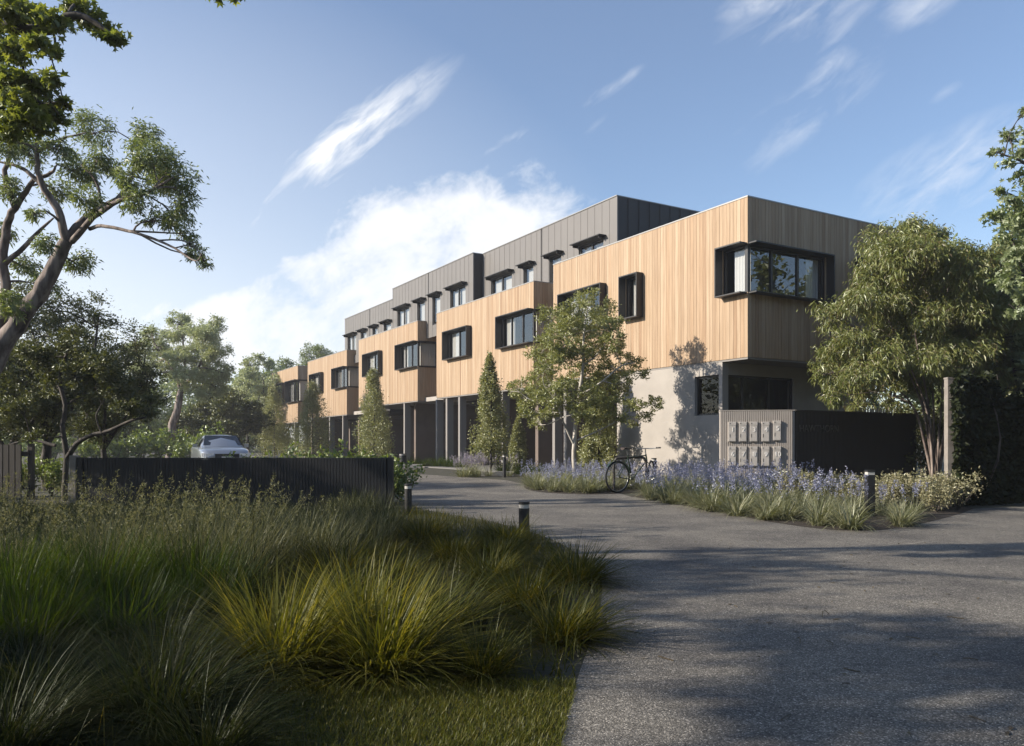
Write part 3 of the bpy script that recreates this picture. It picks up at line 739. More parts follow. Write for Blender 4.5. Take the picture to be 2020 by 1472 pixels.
rk = empty('bike_rack', (2.30, 17.78, 0), R(4)); tag(rk, 'dark steel hoop bike rack behind the green bicycle', 'bike rack')
q = [(0, 0, 0.012), (0, 0, 0.62), (0.03, 0, 0.72), (0.12, 0, 0.775), (0.62, 0, 0.785), (0.70, 0, 0.73), (0.735, 0, 0.62), (0.735, 0, 0.012)]
b = MB(); p, _ = smooth_path(q, None, 5); b.tube(p, 0.030, 10); b.build('hoop', M['rack'], rk, True)
for x in (0, 0.735):
    b = MB(); b.prism([(x + 0.07 * math.cos(t), 0.07 * math.sin(t)) for t in np.arange(16) * math.pi / 8], 0.0, 0.012); b.build('foot_plate', M['rack'], rk)

# ------------------------------------------------------------------ parked car, facing the viewer
car = empty('parked_car', (-12.6, 33.2, 0), R(207)); tag(car, 'silver blue sedan parked beyond the black fence, facing the viewer', 'car')
def loft(sections, mat, name, parent, smooth=True, closed_ring=True):
    n = len(sections[0]); v = [p for s in sections for p in s]; f = []
    for i in range(len(sections) - 1):
        for k in range(n if closed_ring else n - 1):
            k2 = (k + 1) % n
            f.append([i * n + k, i * n + k2, (i + 1) * n + k2, (i + 1) * n + k])
    b = MB(); b.add(v, f); b.add(v, [list(range(n))[::-1], list(range((len(sections) - 1) * n, len(sections) * n))])
    return b.build(name, mat, parent, smooth)
def ring(y, w, zb, zs, zt, crown):
    """half width w, bottom, shoulder and top heights"""
    h = []
    for sx in (1, -1):
        pts = [(0.55 * w, zb), (0.93 * w, zb + 0.03), (w, zb + 0.16), (1.0 * w, (zb + zs) / 2), (0.985 * w, zs - 0.08), (0.94 * w, zs), (0.78 * w, zt), (0.4 * w, zt + crown)]
        h.append([(sx * a, y, z) for a, z in pts])
    return h[0] + h[1][::-1]
body = [ring(0.00, 0.78, 0.42, 0.92, 0.95, 0.01), ring(0.07, 0.85, 0.27, 0.96, 1.0, 0.01), ring(0.35, 0.89, 0.22, 0.97, 1.02, 0.012), ring(0.9, 0.905, 0.20, 0.96, 0.99, 0.01), ring(1.8, 0.91, 0.18, 0.95, 0.97, 0.01), ring(2.8, 0.91, 0.18, 0.94, 0.95, 0.01), ring(3.4, 0.905, 0.20, 0.92, 0.95, 0.02), ring(4.1, 0.88, 0.22, 0.86, 0.90, 0.02), ring(4.5, 0.82, 0.26, 0.76, 0.80, 0.02), ring(4.65, 0.66, 0.34, 0.6, 0.64, 0.01)]
cb = loft(body, M['carpaint'], 'body', car)
def groof(y, wb, wt, zb, zt, crown=0.03):
    return [(wb, y, zb), (wb * 0.98, y, zb + (zt - zb) * 0.5) if False else ((wb + wt) / 2 + 0.01, y, (zb + zt) / 2), (wt + 0.02, y, zt - 0.05), (wt - 0.08, y, zt), (0, y, zt + crown), (-wt + 0.08, y, zt), (-wt - 0.02, y, zt - 0.05), (-(wb + wt) / 2 - 0.01, y, (zb + zt) / 2), (-wb, y, zb)]
cab = [groof(0.42, 0.74, 0.72, 0.97, 1.0, 0.01), groof(0.75, 0.79, 0.66, 0.95, 1.22), groof(1.05, 0.81, 0.58, 0.94, 1.37), groof(1.4, 0.82, 0.55, 0.93, 1.42), groof(2.1, 0.83, 0.55, 0.93, 1.43), groof(2.55, 0.83, 0.55, 0.92, 1.40), groof(3.0, 0.82, 0.62, 0.92, 1.2), groof(3.4, 0.78, 0.70, 0.92, 0.97, 0.01)]
loft(cab, M['carpaint'], 'cabin', car)
b = MB()
lo, hi = (0.53, 1.03), (0.97, 1.33)
def rearz(y): return float(np.interp(y, [0.42, 0.75, 1.05], [1.0, 1.22, 1.39]))
ys = np.linspace(0.50, 0.98, 7); v = []
for y in ys:
    w = float(np.interp(y, [0.50, 0.98], [0.67, 0.50])); z = rearz(y) + 0.02
    for k in range(9):
        x = -w + 2 * w * k / 8; v.append((x, y - 0.012, z + 0.03 * (1 - (x / w) ** 2)))
b.add(v, [[i * 9 + k, i * 9 + k + 1, (i + 1) * 9 + k + 1, (i + 1) * 9 + k] for i in range(6) for k in range(8)])
b.build('rear_window', M['carglass'], car, True)
b = MB()
for y0, y1 in ((3.32, 2.62),):
    v = [(-0.70, 3.3, 1.03), (0.70, 3.3, 1.03), (0.58, 2.64, 1.41), (-0.58, 2.64, 1.41)]; b.add(v, [[0, 1, 2, 3]])
b.build('windscreen', M['carglass'], car)
for s in (-1, 1):
    for y0, y1, t0, t1 in ((0.98, 1.72, 1.12, 1.70), (1.78, 2.85, 1.80, 2.55)):
        b = MB(); b.add([(s * 0.845, y0, 0.965), (s * 0.845, y1, 0.965), (s * 0.652, t1, 1.375), (s * 0.652, t0, 1.365)], [[0, 1, 2, 3]]); b.build('side_window', M['carglass'], car)
    b = MB(); b.box((s * 0.86, 2.72, 0.96), (s * 1.02, 2.86, 1.09)); b.build('wing_mirror', M['carpaint'], car)
    b = MB(); b.box((s * 0.50, -0.02, 0.74), (s * 0.80, 0.05, 0.89)); b.box((s * 0.78, 0.0, 0.75), (s * 0.865, 0.22, 0.88)); b.build('tail_light', M['redlamp'], car)
    b = MB(); b.box((s * 0.46, 4.50, 0.60), (s * 0.76, 4.63, 0.73)); b.box((s * 0.72, 4.28, 0.62), (s * 0.86, 4.52, 0.745)); b.build('headlight', M['whitelamp'], car)
    for y in (0.88, 3.62):
        t = MB(); q = np.arange(25) * 2 * math.pi / 24
        t.tube([(s * 0.83, y + 0.25 * math.cos(a), 0.32 + 0.25 * math.sin(a)) for a in q], 0.075, 10, cap=False)
        w = t.build('wheel', M['tyre'], car, True)
        t = MB()
        for i in range(5):
            a = i * 2 * math.pi / 5
            t.tube([(s * 0.885, y, 0.32), (s * 0.875, y + 0.2 * math.cos(a), 0.32 + 0.2 * math.sin(a))], 0.03, 6)
        t.tube([(s * 0.87, y + 0.205 * math.cos(a), 0.32 + 0.205 * math.sin(a)) for a in q], 0.022, 6, cap=False)
        t.build('rim', M['rim'], w, True)
b = MB(); b.box((-0.18, -0.035, 0.80), (0.18, -0.018, 0.90)); b.build('number_plate', M['plate'], car)
b = MB(); b.box((-0.76, -0.055, 0.36), (0.76, 0.06, 0.60)); b.box((-0.80, 0.0, 0.40), (0.80, 0.12, 0.56)); b.build('bumper', M['carpaint'], car)
b = MB(); b.box((-0.42, 4.60, 0.50), (0.42, 4.672, 0.72))
for k in range(4): b.box((-0.40, 4.673, 0.53 + 0.045 * k), (0.40, 4.680, 0.545 + 0.045 * k))
b.build('grille', M['black'], car)
b = MB(); b.box((-0.20, 4.69, 0.52), (0.20, 4.705, 0.62)); b.build('number_plate', M['plate'], car)
b = MB(); b.box((-0.78, 4.45, 0.26), (0.78, 4.69, 0.47)); b.build('bumper', M['carpaint'], car)
# ------------------------------------------------------------------ leaves, twigs, blades
def unit(v): return v / (np.linalg.norm(v, axis=-1, keepdims=True) + 1e-9)

def leaf_block(P, L, W, rng, zbias=0.0, droop=0.0, fold=0.18, m=1, out=None, outw=0.0):
    """folded pointed leaves growing from points P"""
    n = len(P)
    if n == 0: return (np.zeros((0, 3)), np.zeros((0, 3), int), m)
    d = rng.normal(size=(n, 3)); d[:, 2] = d[:, 2] * 0.7 + zbias
    if out is not None: d = d + out * outw
    d = unit(d)
    s = unit(np.cross(d, rng.normal(size=(n, 3))))
    nr = np.cross(s, d)
    l = (L * rng.uniform(0.65, 1.25, n))[:, None]; w = (W * rng.uniform(0.7, 1.2, n))[:, None]
    a = P; t = P + d * l; t[:, 2] -= droop * l[:, 0]
    c = P + d * l * 0.45; c[:, 2] -= droop * l[:, 0] * 0.25
    lf = c + s * w * 0.5 + nr * w * fold; rt = c - s * w * 0.5 + nr * w * fold
    V = np.stack([a, lf, t, rt], 1).reshape(-1, 3)
    b = np.arange(n)[:, None] * 4
    Fc = np.concatenate([b + [0, 3, 2], b + [0, 2, 1]], 1).reshape(-1, 3)
    return (V, Fc, m)

STAR = []
for i in range(5):
    an = math.pi / 2 + (i - 2) * 1.02
    STAR.append((0.5 * (1.0, 0.92, 1.12, 0.92, 1.0)[i] * math.cos(an), 0.5 * (0.8, 0.95, 1.12, 0.95, 0.8)[i] * math.sin(an)))
    if i < 4:
        a2 = an + 0.51; STAR.append((0.24 * math.cos(a2), 0.24 * math.sin(a2)))
STAR.append((0.0, -0.12))
STAR = np.array(STAR)

def star_block(P, L, rng, m=1, zb=0.75):
    """lobed maple leaves"""
    n = len(P); k = len(STAR)
    nr = rng.normal(size=(n, 3)); nr[:, 2] = np.abs(nr[:, 2]) + zb; nr = unit(nr)
    u = unit(np.cross(nr, rng.normal(size=(n, 3)))); v = np.cross(nr, u)
    l = (L * rng.uniform(0.7, 1.2, n))[:, None, None]
    ctr = P[:, None, :]
    ringv = ctr + l * (STAR[None, :, :1] * u[:, None, :] + STAR[None, :, 1:] * v[:, None, :]) - l * 0.22 * (STAR[None, :, :1] ** 2 + STAR[None, :, 1:] ** 2) * nr[:, None, :] * 2
    V = np.concatenate([ctr, ringv], 1).reshape(-1, 3)
    base = np.arange(n)[:, None] * (k + 1)
    tri = np.array([[0, 1 + i, 1 + (i + 1) % k] for i in range(k)]).ravel()
    return (V, (base + tri).reshape(-1, 3), m)

def in_ellipsoid(n, c, r, rng, shell=0.45):
    p = unit(rng.normal(size=(n, 3))) * (rng.uniform(0, 1, n) ** shell)[:, None]
    return np.asarray(c) + p * np.asarray(r)

def clump_points(n, c, r, rng, sub=14, tight=0.32, shell=0.42):
    """points gathered round sub-centres so that a clump has gaps and tufts"""
    k = max(3, sub)
    sc_ = in_ellipsoid(k, c, np.asarray(r) * 0.88, rng, shell)
    wgt = rng.uniform(0.4, 1.6, k); wgt /= wgt.sum()
    idx = rng.choice(k, n, p=wgt)
    return sc_[idx] + rng.normal(size=(n, 3)) * np.asarray(r) * tight * 0.5, sc_

def twig_path(p, q, rng, n=4, sag=0.08):
    p = np.asarray(p, float); q = np.asarray(q, float)
    t = np.linspace(0, 1, n)[:, None]; L = np.linalg.norm(q - p)
    pts = p + (q - p) * t
    w = rng.normal(size=3) * L * 0.10
    pts = pts + np.sin(t * math.pi) * (w + np.array([0, 0, L * sag]))
    return pts

def grow_tree(name, label, cat, base, limbs, clumps, leaf, lmat, bmat, seed, group=None, twig_r=0.012, gaps=None, sides=7, twigs=True):
    """limbs: [(points, r0, r1)] world coordinates; clumps: [(centre, radii, n leaves)]
       leaf: dict(L, W, zbias, droop, star, tight, sub). Thing > trunk, crown"""
    rng = np.random.default_rng(seed)
    base = np.asarray(base, float)
    root = empty(name, tuple(base)); tag(root, label, cat, group)
    mb = MB(); tips = []
    for pts, r0, r1 in limbs:
        P, _ = smooth_path(np.asarray(pts, float) - base, None, 4)
        rr = np.linspace(1, 0, len(P)) ** 0.85 * (r0 - r1) + r1
        P = P + rng.normal(size=P.shape) * rr[:, None] * 0.12
        mb.tube(P, rr, sides); tips += [(p, r) for p, r in zip(P, rr)]
    TP = np.array([t[0] for t in tips]); TR = np.array([t[1] for t in tips])
    lb = []
    for c, r, n in clumps:
        c = np.asarray(c, float) - base; r = np.asarray(r, float) * np.ones(3)
        pts, subs = clump_points(n, c, r, rng, leaf.get('sub', 12), leaf.get('tight', 0.34), leaf.get('shell', 0.42))
        if twigs:
            dd = np.linalg.norm(TP - c, axis=1) + (0 if leaf.get('hang') else 1) * np.where(TP[:, 2] > c[2] + 0.15 * np.linalg.norm(TP - c, axis=1), 0.8, 0) + np.where(TR < twig_r * 1.2, 0.4, 0)
            i = int(np.argmin(dd))
            ct = c + np.array([0, 0, -0.25 * r[2]])
            if np.linalg.norm(TP[i] - ct) > 0.05:
                pth = twig_path(TP[i], ct, rng, 5)
                ra = min(TR[i] * 0.75, twig_r * 2.6); mb.tube(pth, np.linspace(ra, twig_r, 5), 5, cap=False)
                org = pth
            else: org = np.array([ct])
            for sp in subs[:9]:
                o = org[rng.integers(max(0, len(org) - 2), len(org))]
                mb.tube(twig_path(o, sp, rng, 4, 0.05), np.linspace(twig_r * 0.8, twig_r * 0.3, 4), 4, cap=False)
        if gaps is not None:
            keep = np.ones(len(pts), bool)
            for g0, gd, gr in gaps:
                v = pts + base - g0; d = np.linalg.norm(np.cross(v, gd), axis=1)
                keep &= d > gr * rng.uniform(0.9, 1.3, len(pts))
            pts = pts[keep]
        out = unit(pts - c)
        if leaf.get('star'): lb.append(star_block(pts, leaf['L'], rng, 0, leaf.get('zb', 0.75)))
        else: lb.append(leaf_block(pts, leaf['L'], leaf['W'], rng, leaf.get('zbias', 0.1), leaf.get('droop', 0.0), leaf.get('fold', 0.18), 0, out, leaf.get('outw', 0.5)))
    mb.build('trunk', bmat, root, True)
    fastmesh('crown', lb, lmat, root)
    return root

def spread_tree(name, label, cat, base, h, cw, z0, nclump, nleaf, leaf, lmat, bmat, seed, group=None, trunk_r=0.15, cr=0.2, lean=(0, 0), gaps=None, flat=0.8, twig_r=0.014, forks=4, twigs=True):
    """trunk that forks into limbs, crown of clumps filling an uneven ellipsoid"""
    rng = np.random.default_rng(seed)
    base = np.asarray(base, float); zc = (z0 + h) / 2; rz = (h - z0) / 2
    cen = base + np.array([lean[0], lean[1], zc])
    fk = base + np.array([lean[0] * 0.4, lean[1] * 0.4, max(z0 * 0.8, h * 0.22)])
    limbs = [([base, base + (fk - base) * 0.5 + rng.normal(size=3) * trunk_r * 0.5, fk], trunk_r, trunk_r * 0.72)]
    for i in range(forks):
        a = i * 2 * math.pi / forks + rng.uniform(-.5, .5)
        e = cen + np.array([math.cos(a) * cw * 0.30, math.sin(a) * cw * 0.30, rz * rng.uniform(0.1, 0.6)])
        mid = fk + (e - fk) * 0.5 + np.array([math.cos(a), math.sin(a), 0.2]) * cw * 0.05 + rng.normal(size=3) * 0.1
        limbs.append(([fk, mid, e], trunk_r * 0.55, trunk_r * 0.12))
    cl = []
    R0 = np.array([cw / 2, cw / 2, rz])
    for i in range(nclump):
        d = unit(rng.normal(size=3)); f = rng.uniform(0.25, 1.0) ** 0.5
        p = cen + d * R0 * f * (1 - cr * 0.8)
        s = rng.uniform(0.7, 1.3) * cr
        cl.append((p, np.array([cw / 2 * s * 1.25, cw / 2 * s * 1.25, max(rz, cw * 0.25) * s * flat]), int(nleaf / nclump * rng.uniform(0.6, 1.4))))
    return grow_tree(name, label, cat, base, limbs, cl, leaf, lmat, bmat, seed + 1, group, twig_r, gaps, twigs=twigs)

def blades(n, rng, base, az=None, l=(0.4, 0.7), lean=(5, 35), bend=(20, 90), w=0.007, segs=5, m=0, tw=0.3):
    """curving grass blades; base: Nx3"""
    base = np.asarray(base, float)
    az = rng.uniform(0, 2 * math.pi, n) if az is None else az
    L = rng.uniform(l[0], l[1], n); th = np.radians(rng.uniform(lean[0], lean[1], n)); kp = np.radians(rng.uniform(bend[0], bend[1], n))
    dirv = np.stack([np.cos(az), np.sin(az), np.zeros(n)], 1)
    a2 = az + math.pi / 2 + rng.normal(size=n) * tw
    side = np.stack([np.cos(a2), np.sin(a2), np.zeros(n)], 1)
    p = base.copy(); rows = []
    for k in range(segs + 1):
        s = k / segs; ww = w * (1 - s ** 1.6) * rng.uniform(0.85, 1.15, n) + w * 0.06
        rows.append(np.stack([p - side * ww[:, None] / 2, p + side * ww[:, None] / 2], 1))
        t = th + kp * (k + 0.5) / segs
        p = p + (L / segs)[:, None] * (np.sin(t)[:, None] * dirv + np.cos(t)[:, None] * np.array([0, 0, 1.0]))
    V = np.stack(rows, 1).reshape(-1, 3); per = 2 * (segs + 1)
    q = np.array([[2 * k, 2 * k + 1, 2 * k + 3, 2 * k + 2] for k in range(segs)]).ravel()
    return (V, (np.arange(n)[:, None] * per + q).reshape(-1, 4), m), p

def tussock_mesh(n, rng, r=0.10, l=(0.45, 0.75), lean=(4, 55), bend=(25, 90), w=0.007):
    a = rng.uniform(0, 2 * math.pi, n); rr = r * np.sqrt(rng.uniform(0, 1, n))
    b = np.stack([rr * np.cos(a), rr * np.sin(a), np.zeros(n)], 1)
    flat = rng.uniform(0, 1, n) < 0.14
    skew = rng.uniform(0, 6.28)
    az = a + rng.normal(size=n) * 0.55
    az = az + 0.35 * np.sin(skew - az)
    out = []
    for sel, le, be in ((~flat, lean, bend), (flat, (lean[1] * 0.7, min(84, lean[1] * 1.45)), (5, 60))):
        if sel.sum(): out.append(blades(int(sel.sum()), rng, b[sel], az[sel], l, le, be, w)[0])
    V = np.concatenate([o[0] for o in out]); k = 0; fs = []
    for o in out: fs.append(o[1] + k); k += len(o[0])
    return (V, np.concatenate(fs), 0)

def in_poly(x, y, poly):
    inside = np.zeros(len(x), bool); n = len(poly)
    for i in range(n):
        x0, y0 = poly[i]; x1, y1 = poly[(i + 1) % n]
        c = ((y0 > y) != (y1 > y)) & (x < (x1 - x0) * (y - y0) / (y1 - y0 + 1e-12) + x0)
        inside ^= c
    return inside
def scatter(poly, n, rng, mind=0.0):
    P = np.array(poly); lo, hi = P.min(0), P.max(0); out = []
    tries = 0
    while len(out) < n and tries < 60:
        q = rng.uniform(lo, hi, (n * 3, 2)); q = q[in_poly(q[:, 0], q[:, 1], poly)]
        for p in q:
            if len(out) >= n: break
            if mind and any((p[0] - o[0]) ** 2 + (p[1] - o[1]) ** 2 < mind * mind for o in out[-400:]): continue
            out.append(p)
        tries += 1
    return np.array(out)
SUN_EL, SUN_H = R(24), np.array([-0.986, -0.168])
TO_SUN = np.array([SUN_H[0] * math.cos(SUN_EL), SUN_H[1] * math.cos(SUN_EL), math.sin(SUN_EL)])

def px_clumps(lst, Y, rng, dy, n, thick=1.0, grow=1.0):
    out = []
    for c in lst:
        c = (c[0], c[1], c[2] * grow, c[3] * grow)
        x, y, rx, rz = c[:4]
        y0 = Y + rng.uniform(-dy, dy); s = y0 / F
        out.append((at(x, y, y0), np.array([rx * s, (rx + rz) / 2 * s * thick, rz * s]), int(n * (rx * rz) / 900.0)))
    return out
def px_limb(pts, Y, r0, r1, dys=None):
    dys = dys or [0] * len(pts)
    return ([at(x, y, Y + d) for (x, y), d in zip(pts, dys)], r0, r1)

# ---- big gum at the left edge
rg = np.random.default_rng(5)
YG = 13.0
gum_limbs = [
    ([(-10.9, YG, -0.05), (-9.9, YG, 1.0), at(-60, 790, YG), at(0, 690, YG), at(62, 598, YG), at(105, 530, YG), at(130, 475, YG)], 0.20, 0.10),
    px_limb([(130, 475), (113, 412), (82, 362), (73, 310), (76, 250)], YG, 0.072, 0.02, [0, -.1, -.2, -.3, -.4]),
    px_limb([(130, 475), (160, 440), (200, 410), (240, 385), (265, 335), (272, 292)], YG, 0.078, 0.014, [0, .1, .2, .3, .4, .5]),
    px_limb([(142, 478), (185, 428), (235, 397), (290, 380), (342, 350)], YG, 0.055, 0.012, [0, -.2, -.5, -.7, -.9]),
    px_limb([(178, 452), (200, 446), (250, 455), (300, 470), (345, 490), (385, 515), (398, 500)], YG, 0.033, 0.006, [0, -.2, -.4, -.6, -.8, -1., -1.1]),
    ([(-10.3, YG + .9, 0.6), at(-35, 720, YG + .7), at(8, 620, YG + .5), at(6, 500, YG + .4), at(15, 440, YG + .3), at(36, 400, YG + .2), at(66, 355, YG + .1)], 0.105, 0.036),
    px_limb([(10, 520), (45, 490), (78, 455), (106, 430)], YG + .4, 0.05, 0.014),
    px_limb([(66, 355), (100, 342), (112, 325)], YG + .1, 0.04, 0.012),
    px_limb([(30, 410), (10, 350), (20, 300), (14, 240)], YG + .2, 0.055, 0.012),
    px_limb([(80, 362), (40, 330), (-10, 318)], YG - .2, 0.04, 0.012),
    px_limb([(200, 410), (190, 360), (160, 325)], YG + .2, 0.03, 0.01),
    px_limb([(73, 300), (120, 275), (170, 262)], YG - .3, 0.032, 0.01),
]
gum_cl = [(185, 255, 36, 30), (150, 330, 40, 36), (192, 312, 24, 22), (285, 268, 26, 26), (300, 308, 42, 30), (340, 338, 40, 38), (362, 385, 24, 30), (275, 392, 30, 28), (172, 392, 24, 24), (112, 372, 28, 24), (60, 300, 32, 28), (18, 278, 34, 34), (318, 430, 36, 16), (352, 432, 28, 14), (368, 458, 22, 12), (388, 500, 22, 14), (404, 516, 14, 10), (378, 484, 14, 10), (152, 515, 26, 24), (88, 475, 20, 20), (14, 370, 28, 24), (112, 290, 28, 20), (45, 520, 26, 20), (250, 350, 26, 18), (225, 330, 20, 14), (5, 460, 22, 22), (70, 420, 18, 14), (320, 360, 34, 22), (90, 560, 30, 20), (20, 600, 28, 22)]
grow_tree('gum_tree', 'leaning gum tree with bare twisting limbs and sparse leaf tufts at the left edge', 'tree', (-10.9, YG, 0), gum_limbs, px_clumps(gum_cl, YG, rg, 0.9, 640, 1.0, 1.22), dict(L=0.085, W=0.024, droop=0.35, zbias=-0.15, tight=0.40, sub=20), M['l_gum'], M['bark_gum'], 21, twig_r=0.009, sides=9)

# ---- maple overhanging from the top left
YM = 6.6
mp_limbs = [([(-9.4, 6.2, -0.05), (-9.2, 6.3, 2.2), (-8.9, 6.3, 3.6)], 0.2, 0.14),
            ([(-8.9, 6.3, 3.6), (-7.2, 6.5, 4.3), (-5.5, 6.6, 4.75), at(60, 60, YM), at(150, 30, YM), at(235, 75, YM)], 0.10, 0.008),
            ([(-7.2, 6.5, 4.3), (-5.6, 6.7, 4.15), at(10, 150, YM), at(75, 205, YM), at(125, 200, YM)], 0.06, 0.008),
            ([(-5.5, 6.6, 4.75), (-4.6, 6.4, 5.2), (-3.5, 6.3, 5.2), at(400, -60, 6.2), at(455, -14, 6.2)], 0.03, 0.004),
            ([(-8.9, 6.3, 3.6), (-9.3, 5.2, 5.2), (-9.0, 4.0, 6.0)], 0.1, 0.03)]
mc = [(15, 25, 40, 30), (60, 42, 38, 28), (108, 42, 32, 26), (150, 20, 36, 22), (195, 45, 28, 20), (222, 72, 22, 14), (240, 78, 12, 8), (30, 98, 34, 20), (78, 90, 34, 16), (110, 100, 20, 10), (14, 160, 34, 30), (62, 165, 38, 22), (100, 160, 22, 14), (40, 215, 42, 34), (92, 215, 34, 26), (125, 205, 16, 10), (20, 262, 30, 24), (70, 252, 34, 14), (-30, 80, 60, 60), (-40, 200, 60, 60), (120, 235, 18, 10)]
cl = px_clumps(mc, YM, np.random.default_rng(8), 0.5, 240) + px_clumps([(425, -8, 22, 6), (465, -4, 22, 5)], 6.2, rg, 0.1, 160)
grow_tree('maple_tree', 'lobed leaf maple boughs hanging into view at the top left corner', 'tree', (-9.4, 6.2, 0), mp_limbs, cl, dict(L=0.085, W=0.08, star=True, tight=0.6, sub=18, zb=0.3, hang=True), M['l_maple'], M['bark_dark'], 31, twig_r=0.006)

# ---- dark spreading trees in the left middle ground
DL = dict(L=0.072, W=0.034, zbias=0.1, sub=20, tight=0.26)
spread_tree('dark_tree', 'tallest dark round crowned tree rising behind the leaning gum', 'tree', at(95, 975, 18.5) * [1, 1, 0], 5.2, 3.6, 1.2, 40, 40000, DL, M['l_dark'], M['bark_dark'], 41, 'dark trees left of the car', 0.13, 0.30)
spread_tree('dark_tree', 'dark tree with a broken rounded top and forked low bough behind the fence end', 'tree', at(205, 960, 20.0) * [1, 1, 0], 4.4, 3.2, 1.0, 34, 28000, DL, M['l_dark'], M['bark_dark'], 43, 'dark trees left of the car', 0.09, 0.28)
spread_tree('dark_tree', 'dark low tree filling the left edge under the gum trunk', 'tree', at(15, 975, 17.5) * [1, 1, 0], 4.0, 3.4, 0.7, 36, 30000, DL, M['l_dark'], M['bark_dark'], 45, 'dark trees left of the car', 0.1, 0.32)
# slim trunked tree with a leaning low bough in front of them
b0 = at(128, 985, 15.2) * [1, 1, 0]
grow_tree('slim_tree', 'slim dark trunk with one long bough leaning right over the black fence end', 'tree', b0,
          [([b0, at(131, 900, 15.2), at(124, 850, 15.2), at(129, 800, 15.2), at(118, 750, 15.2), at(135, 690, 15.2)], 0.058, 0.03), ([at(130, 905, 15.2), at(160, 868, 15.1), at(215, 850, 15.0), at(265, 828, 14.9), at(300, 822, 14.9)], 0.055, 0.014), ([at(200, 855, 15), at(190, 820, 15), at(205, 790, 15)], 0.02, 0.008), ([at(110, 880, 15.3), at(60, 868, 15.4), at(10, 880, 15.5)], 0.035, 0.012)],
          px_clumps([(140, 680, 60, 40), (90, 700, 50, 40), (200, 720, 50, 34), (230, 770, 45, 26), (180, 790, 40, 22), (290, 815, 38, 18), (250, 800, 34, 16), (110, 760, 50, 30), (40, 800, 44, 24), (300, 790, 30, 16), (70, 860, 34, 12), (150, 740, 50, 30)], 15.2, rg, 0.7, 750), DL, M['l_dark'], M['bark_dark'], 47, twig_r=0.008)

# ---- trees beyond the car
PL = dict(L=0.15, W=0.055, droop=0.25, zbias=0.0, sub=22, tight=0.30)
b0 = at(335, 900, 45) * [1, 1, 0]
grow_tree('pale_gum', 'pale grey green gum with a forked pale trunk left of the parked car', 'tree', b0,
          [([b0, at(338, 850, 45), at(352, 800, 45), at(357, 770, 45)], 0.26, 0.16), px_limb([(357, 770), (345, 735), (320, 700), (300, 670)], 45, 0.11, 0.03), px_limb([(357, 770), (365, 730), (362, 690), (360, 640)], 45, 0.10, 0.025), px_limb([(360, 765), (385, 735), (405, 700), (420, 660)], 45, 0.10, 0.025)],
          px_clumps([(357, 632, 20, 16), (345, 660, 22, 16), (420, 640, 20, 14), (385, 655, 24, 16), (405, 665, 26, 20), (300, 665, 26, 20), (275, 690, 24, 20), (320, 690, 26, 18), (350, 700, 30, 18), (385, 700, 32, 22), (425, 695, 26, 24), (400, 730, 36, 22), (440, 730, 16, 20), (360, 735, 26, 18), (290, 720, 26, 18), (430, 760, 20, 18), (330, 725, 20, 14), (395, 765, 26, 18), (270, 740, 20, 20)], 45, rg, 1.8, 2600, 1.0, 1.3), PL, M['l_pale'], M['bark_gum'], 51, twig_r=0.03)
BL = dict(L=0.19, W=0.10, sub=20, tight=0.28)
for (x, Y, h, cw, z0, nl, m_, lab, sd) in (
        (455, 52, 5.4, 6.2, 0.2, 18000, 'l_dark', 'dense dark evergreen directly behind the parked car', 61),
        (400, 49, 3.6, 4.4, 0.1, 10000, 'l_dark', 'dark rounded bush at the left of the parked car', 62),
        (520, 66, 9.2, 6.0, 2.2, 14000, 'l_pale', 'pale airy tree between the car and the far cedar box', 63),
        (585, 78, 10.4, 6.5, 3.0, 12000, 'l_gum', 'olive tree showing above the roof of the farthest cedar box', 64),
        (640, 80, 12.0, 6.6, 4.0, 12000, 'l_gum', 'rounded olive tree top beside the end of the grey top floor', 65),
        (488, 74, 9.0, 5.0, 2.5, 10000, 'l_pale', 'slender pale tree top in front of the white cloud', 66),
        (545, 72, 6.2, 8.0, 0.3, 14000, 'l_dark', 'low dark tree mass behind the last cone shaped tree', 67),
        (250, 60, 6.4, 7.5, 0.4, 14000, 'l_shrub', 'yellow green bush behind the pale gum trunk', 68),
        (160, 55, 5.6, 7.0, 0.3, 14000, 'l_shrub', 'sunlit yellow green thicket seen below the dark trees', 69),
        (60, 50, 5.8, 7.0, 0.3, 14000, 'l_gum', 'grey green thicket at the far left behind the slatted fence', 70),
        (345, 62, 4.6, 8.0, 0.2, 12000, 'l_shrub', 'bright low thicket behind the forked pale gum', 71)):
    spread_tree('background_tree', lab, 'tree', at(x, 900, Y) * [1, 1, 0], h, cw, z0, 24, nl, BL, M[m_], M['bark_dark'], sd, 'trees beyond the car park', 0.16, 0.26, twig_r=0.03)

# ---- feathery tree in front of the building
YF = 21.9
b0 = at(1134, 953, YF) * [1, 1, 0]
fl = [([b0, at(1132, 890, YF), at(1140, 800, YF), at(1150, 722, YF), at(1152, 655, YF), at(1162, 595, YF)], 0.075, 0.014),
      px_limb([(1133, 880), (1112, 835), (1096, 792), (1072, 758)], YF, 0.036, 0.01, [0, -.2, -.3, -.4]),
      px_limb([(1150, 722), (1186, 690), (1214, 642)], YF, 0.032, 0.01, [0, .2, .3]), px_limb([(1145, 778), (1178, 760), (1226, 722), (1252, 716)], YF, 0.034, 0.01, [0, -.1, -.2, -.3]),
      px_limb([(1139, 868), (1196, 842), (1250, 812), (1292, 795)], YF, 0.026, 0.008, [0, -.1, -.2, -.2]), px_limb([(1150, 700), (1112, 662), (1082, 625)], YF, 0.03, 0.01, [0, .1, .2]),
      px_limb([(1096, 792), (1050, 790), (1018, 768)], YF - .3, 0.018, 0.007)]
